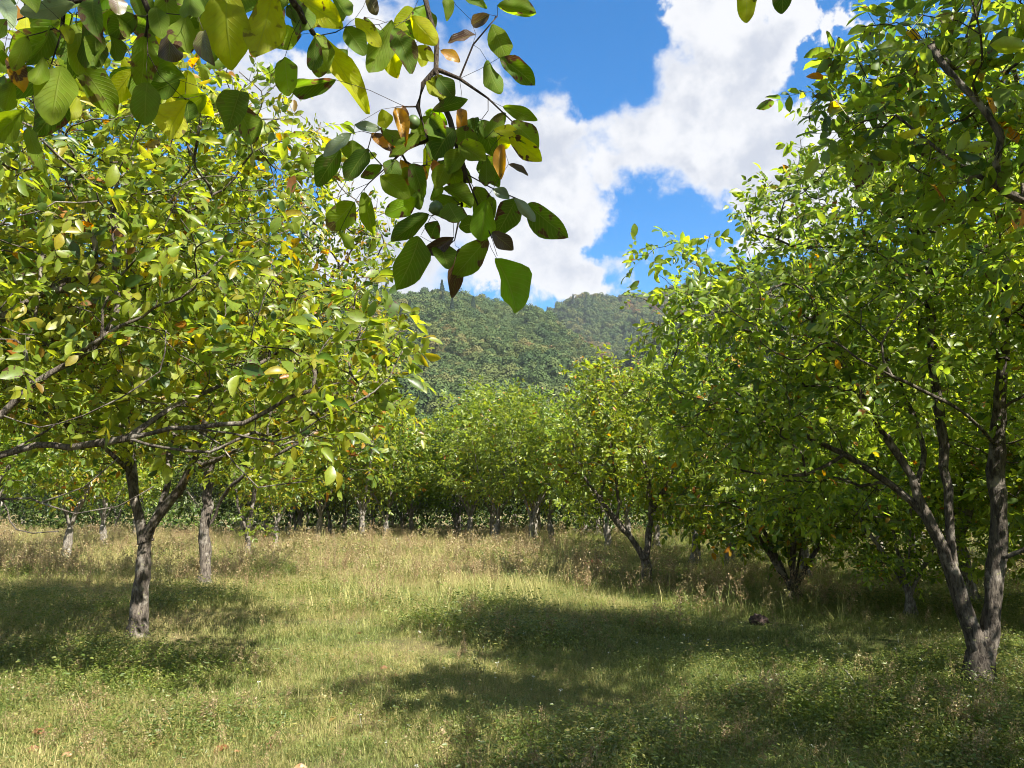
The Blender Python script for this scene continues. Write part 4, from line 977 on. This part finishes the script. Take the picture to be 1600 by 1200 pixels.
for k in range(105):
    if k < 62: x, y, d0, ln = gj.uniform(-30, 470), gj.uniform(-50, 165) , gj.uniform(1.5, 1.95), gj.uniform(.075, .12)
    elif k < 85: x, y, d0, ln = gj.uniform(430, 680), gj.uniform(-40, 95), gj.uniform(1.6, 2.0), gj.uniform(.06, .10)
    else: x, y, d0, ln = gj.uniform(640, 760), gj.uniform(170, 330), gj.uniform(1.68, 1.9), gj.uniform(.06, .10)
    if x > 440 and x < 640 and y > 20 and gj.uniform() < .6: continue
    b_ = px(x, y, d0); a_ = gj.uniform(-1.3, 1.3); t_ = b_ + np.array([math.sin(a_), gj.uniform(-.4, .4), -math.cos(a_)]) * ln
    hang.append((b_, t_, ln * gj.uniform(.52, .66), 'hdldhlhhgd'[int(gj.integers(10))]))
clJ = envelope([(bJ + [-.4, .4, 4.3], (2.2, 1.7, 1.0)), (bJ + [.6, .3, 4.6], (1.8, 1.6, 1.0)), ((.9, .5, 4.0), (.9, .7, .5)), ((2.5, 1.4, 4.2), (1.7, 1.3, .7))], 560, np.random.default_rng(3), .27, .4)  # last two lobes added out of view, shading the spray and the near grass
x_, y_, f_ = to_px(clJ); clJ = clJ[~((x_ > -300) & (x_ < 1900) & (y_ > -330) & (clJ[:, 1] > 0))]
x_, y_, f_ = to_px(clJ)
skJ = grow(limbsJ, np.vstack([clJ, np.array([h_[0] for h_ in hang])]), np.random.default_rng(4), step=.06, attach_z=1.5, jit=.002, r0=.0011, base_r=.13, up=.1)
inview = (skJ.P[:, 1] > .75); skJ.r = np.where(inview, np.minimum(skJ.r * .55, .0065), skJ.r)
wood(rootJ, skJ, gj, True, M_STEM, .1)
orgJ = np.array(rootJ.location)
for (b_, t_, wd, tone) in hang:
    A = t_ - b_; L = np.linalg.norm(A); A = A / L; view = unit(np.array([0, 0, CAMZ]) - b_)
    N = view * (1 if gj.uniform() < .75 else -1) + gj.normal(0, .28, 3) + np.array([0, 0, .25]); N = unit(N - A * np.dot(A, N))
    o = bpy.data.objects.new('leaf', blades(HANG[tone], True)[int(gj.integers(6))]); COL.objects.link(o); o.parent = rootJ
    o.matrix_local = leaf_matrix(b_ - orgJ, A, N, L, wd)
top = skJ.tips[np.isin(skJ.tips, skJ.tips)]; top = [i for i in skJ.tips if skJ.P[i][2] > 3.2 and skJ.P[i][1] < 1.2]
lf, stalks = compound(skJ.P[top], skJ.D[top], gj, 4, 1.0)
x_, y_, f_ = to_px(lf[0]); fwd = lf[0][:, 1] * CP + (lf[0][:, 2] - CAMZ) * SP
keep = ~((fwd > 0) & (x_ > -60) & (x_ < 1660) & (y_ > -60) & (y_ < 1300)); lf = [a[keep] for a in lf]
add_leaves(rootJ, lf, M_LEAF_G, 0, 'oct', g=gj)

def nut(parent, p, r):
    me = mesh('walnut', *sphere_arrays(r), None, True); o = obj('walnut', me, M_NUT, parent); o.location = tuple(np.asarray(p) - np.array(parent.location)); return o
def sphere_arrays(r, nu=9, nv=7):
    V = [(0, 0, r * 1.06)]
    for i in range(1, nv):
        th = math.pi * i / nv
        for j in range(nu): a = 6.2832 * j / nu; V.append((r * math.sin(th) * math.cos(a), r * math.sin(th) * math.sin(a), r * 1.06 * math.cos(th)))
    V.append((0, 0, -r * 1.06)); F = [[0, 1 + j, 1 + (j + 1) % nu] for j in range(nu)]
    for i in range(nv - 2):
        for j in range(nu): a = 1 + i * nu; F.append([a + j, a + nu + j, a + nu + (j + 1) % nu, a + (j + 1) % nu])
    k = len(V) - 1; F += [[k, k - nu + (j + 1) % nu, k - nu + j] for j in range(nu)]
    ln = [len(f) for f in F]; return V, sum(F, []), np.concatenate([[0], np.cumsum(ln)[:-1]])
nut(rootJ, c2(555, 780, DC - .03), .0165); nut(rootJ, c2(470, 458, DC - .02), .0165)

# ------------------------------------------------------------------ small single things on the meadow
def weed_thing(p, h, seed, heads, hs, stems, label, group=None):
    root = thing('dry_weed', label, 'weed', p, group); (V, LO, ST, Dt), (V2, LO2, ST2) = forb(seed, h, heads, hs, stems)
    a = obj('stem', mesh('stem', V2, LO2, ST2, np.tile([.5, 0, .5], (len(V2), 1)), True), M_SEED, root)
    b = obj('seed_head', mesh('seed_head', V, LO, ST, Dt, True), M_SEED, root); b['kind'] = 'stuff'; return root
weed_thing(foot(748, 1078), .66, 1, 26, .022, 3, 'tall dry weed with brown seed heads standing alone in the shadow edge')
weed_thing(foot(697, 1198), .28, 2, 14, .02, 2, 'short pale weed with cream seed heads at the bottom edge')
weed_thing(foot(1225, 1095), .30, 5, 12, .018, 2, 'small straw-coloured weed standing in the shaded grass')
ws = [weed_thing(np.array([0, 0, 0.]), .55, 60 + i, 16, .024, 3, '', 'dry weeds along the shade edge') for i in range(3)]
spots = [(1062 + i * 9.5 + random.uniform(-9, 9), random.uniform(930, 962)) for i in range(30)] + [(700 + i * 6.5 + random.uniform(-6, 6), random.uniform(868, 895)) for i in range(24)]
for i, (x, y) in enumerate(spots):
    lab, grp = ('brown-headed dry weed in the ragged row before the many-stemmed bush', 'dry weeds before the bush') if i < 30 else ('dusky dry weed in the thicket where tall straw meets the far rows', 'dry weeds past the tall straw')
    p = foot(x, y)
    if i < 3: r = ws[i]; r.location = tuple(p); r['label'] = lab; r['group'] = grp
    else: r = copy_thing(ws[i % 3], p, random.uniform(0, 6.28), 1, lab, grp)
    s = random.uniform(.75, 1.25) * (1 if i < 30 else 1.35); r.scale = (s, s, s); r.rotation_euler = (random.uniform(-.12, .12), random.uniform(-.12, .12), random.uniform(0, 6.28))

fl = blades(M_FALLEN, True)
FALL = [(345, 1168, .11, 'curled rust-brown walnut leaf lying largest in the sunny grass'), (372, 1171, .07, 'small dark brown leaf lying next to the curled rust-brown one')] + \
       [(x, y, s, None) for x, y, s in ((60, 1150, .09), (50, 1175, .10), (75, 1140, .07), (160, 1172, .08), (238, 1165, .07), (420, 1160, .07), (470, 1196, .09), (105, 1185, .07), (45, 1095, .08), (520, 1120, .07), (600, 1045, .09), (620, 1055, .08), (1075, 1150, .06), (1260, 1135, .07), (560, 990, .1))]
for (x, y, s, lab) in FALL:
    p = foot(x, y); p[2] += .075; o = bpy.data.objects.new('fallen_leaf', fl[random.randrange(6)]); COL.objects.link(o)
    A = unit(np.array([random.uniform(-1, 1), random.uniform(-1, 1), random.uniform(-.2, .3)])); N = unit(np.array([random.uniform(-.5, .5), random.uniform(-.9, -.1), 1.0]))
    o.matrix_world = leaf_matrix(p - A * s * .5, A, N, s, s * .6)
    o['category'] = 'leaf'; o['label'] = lab or 'brown fallen walnut leaf caught in the foreground turf'
    if not lab: o['group'] = 'fallen leaves in the turf'

def lump_mesh(r, seed):
    V, LO, ST = sphere_arrays(r, 14, 10); V = np.array(V); g = np.random.default_rng(seed); u = unit(V)
    d = 1 + .28 * np.sin(5 * u[:, 0] + 1) * np.sin(6 * u[:, 1]) + .2 * np.sin(11 * u[:, 2] + 7 * u[:, 0]) + g.normal(0, .07, len(V)); V = V * d[:, None] * [1.25, 1, .7]
    return mesh('clod', V, LO, ST, None, False)
p = foot(1185, 973); o = obj('clod', lump_mesh(.10, 3), M_CLOD); o.location = (p[0], p[1], p[2] + .09); o['category'] = 'clod'; o['label'] = 'dark brown crumbly lump lying in the sunlit grass by the weeds'
M_RUST = leaf_mat('rusty_leaf', [(0, (.12, .045, .03)), (1, (.2, .08, .05))], trans=.2, spots=.9)
rb = thing('dry_bush', 'low reddish-brown dried bush on the bright grass near the V-forked tree', 'bush', foot(930, 889))
gb = np.random.default_rng(8); n = 260; d = unit(gb.normal(size=(n, 3)) + [0, 0, .6]); d[:, 2] = np.abs(d[:, 2]); O = d * gb.uniform(.12, .30, (n, 1)); L = gb.uniform(.05, .10, n)
o = obj('foliage', mesh('foliage', *leaf_arrays(O, d, unit(gb.normal(size=(n, 3))), L, L * .5, gb.uniform(0, 1, n), 'quad2'), True), M_RUST, rb); o['kind'] = 'stuff'
tubes('stem', [(np.array([[0, 0, -.02], d[i] * .15, d[i] * .3]), np.array([.008, .005, .003])) for i in range(9)], 4, M_TWIG, rb)
def stick(x0, y0, x1, y1, r, label):
    a, b = foot(x0, y0), foot(x1, y1); a[2] += .09; b[2] += .10; m_ = (a + b) / 2 + [.02, .02, .03]
    root = tubes('stick', [(spline([a, m_, b], .08), np.linspace(r, r * .5, len(spline([a, m_, b], .08))))], 6, M_STICK, None, .1); root['category'] = 'stick'; root['label'] = label
stick(1312, 1045, 1345, 1098, .007, 'thin bleached stick lying in the shaded grass by the big tree')
stick(1215, 1100, 1250, 1160, .004, 'dry straw stalk fallen across the dark grass of the foreground')
# wire strung low where the meadow meets the far trees
a, m_, b = px(478, 840, 37.0), px(620, 848, 34.0), px(770, 847, 33.0)
root = thing('wire_fence', 'thin pale wire strung low between short posts before the far trees', 'fence', on_ground(a[0], a[1], 0))
orgw = np.array(root.location); pts = spline([a, m_, b], .8); o = tubes('wire', [(pts, np.full(len(pts), .012))], 5, M_WIRE, root, 0, orgw)
for q in (a, m_, b):
    tubes('post', [(np.array([[q[0], q[1], -.2], [q[0], q[1], .2], [q[0], q[1], q[2] + .12]]), np.array([.045, .043, .038]))], 7, M_STICK, root, .1, orgw)

# small white flower heads dotted through the shaded grass
def umbel(seed):
    g = np.random.default_rng(seed); n = 14; a = g.uniform(0, 6.28, n); r = g.uniform(0, .022, n); O = np.stack([r * np.cos(a), r * np.sin(a), .13 + g.normal(0, .003, n)], -1); L = g.uniform(.007, .012, n)
    ax = unit(np.stack([np.cos(a), np.sin(a), np.zeros(n)], -1)); V, LO, ST, Dt = leaf_arrays(O, ax, unit(np.array([0, 0, 1.]) + g.normal(0, .3, (n, 3))), L, L * .9, g.uniform(0, 1, n), 'quad2')
    V2, LO2, ST2 = tubes_raw([(np.array([[0, 0, 0], [0, 0, .13]]), np.array([.0015, .001]))], 3)
    return mesh('flower', np.vstack([V, V2]), np.concatenate([LO, LO2 + len(V)]), np.concatenate([ST, ST2 + len(LO)]), np.vstack([Dt, np.zeros((len(V2), 3))]), True)
n = 130; fy = rng.uniform(4.6 ** 2, 11 ** 2, n) ** .5; fx = rng.uniform(-.2, .7, n) * fy; fx[:25] = rng.uniform(-.7, .1, 25) * fy[:25]
scatter('wildflowers', np.stack([fx, fy, gz(fx, fy)], -1), np.stack([rng.normal(0, .2, n), rng.normal(0, .2, n), rng.uniform(0, 6, n)], -1), rng.uniform(.4, .75, n), rng.integers(0, 2, n).astype(np.int32), [(umbel(1), M_WHITE), (umbel(2), M_WHITE)])
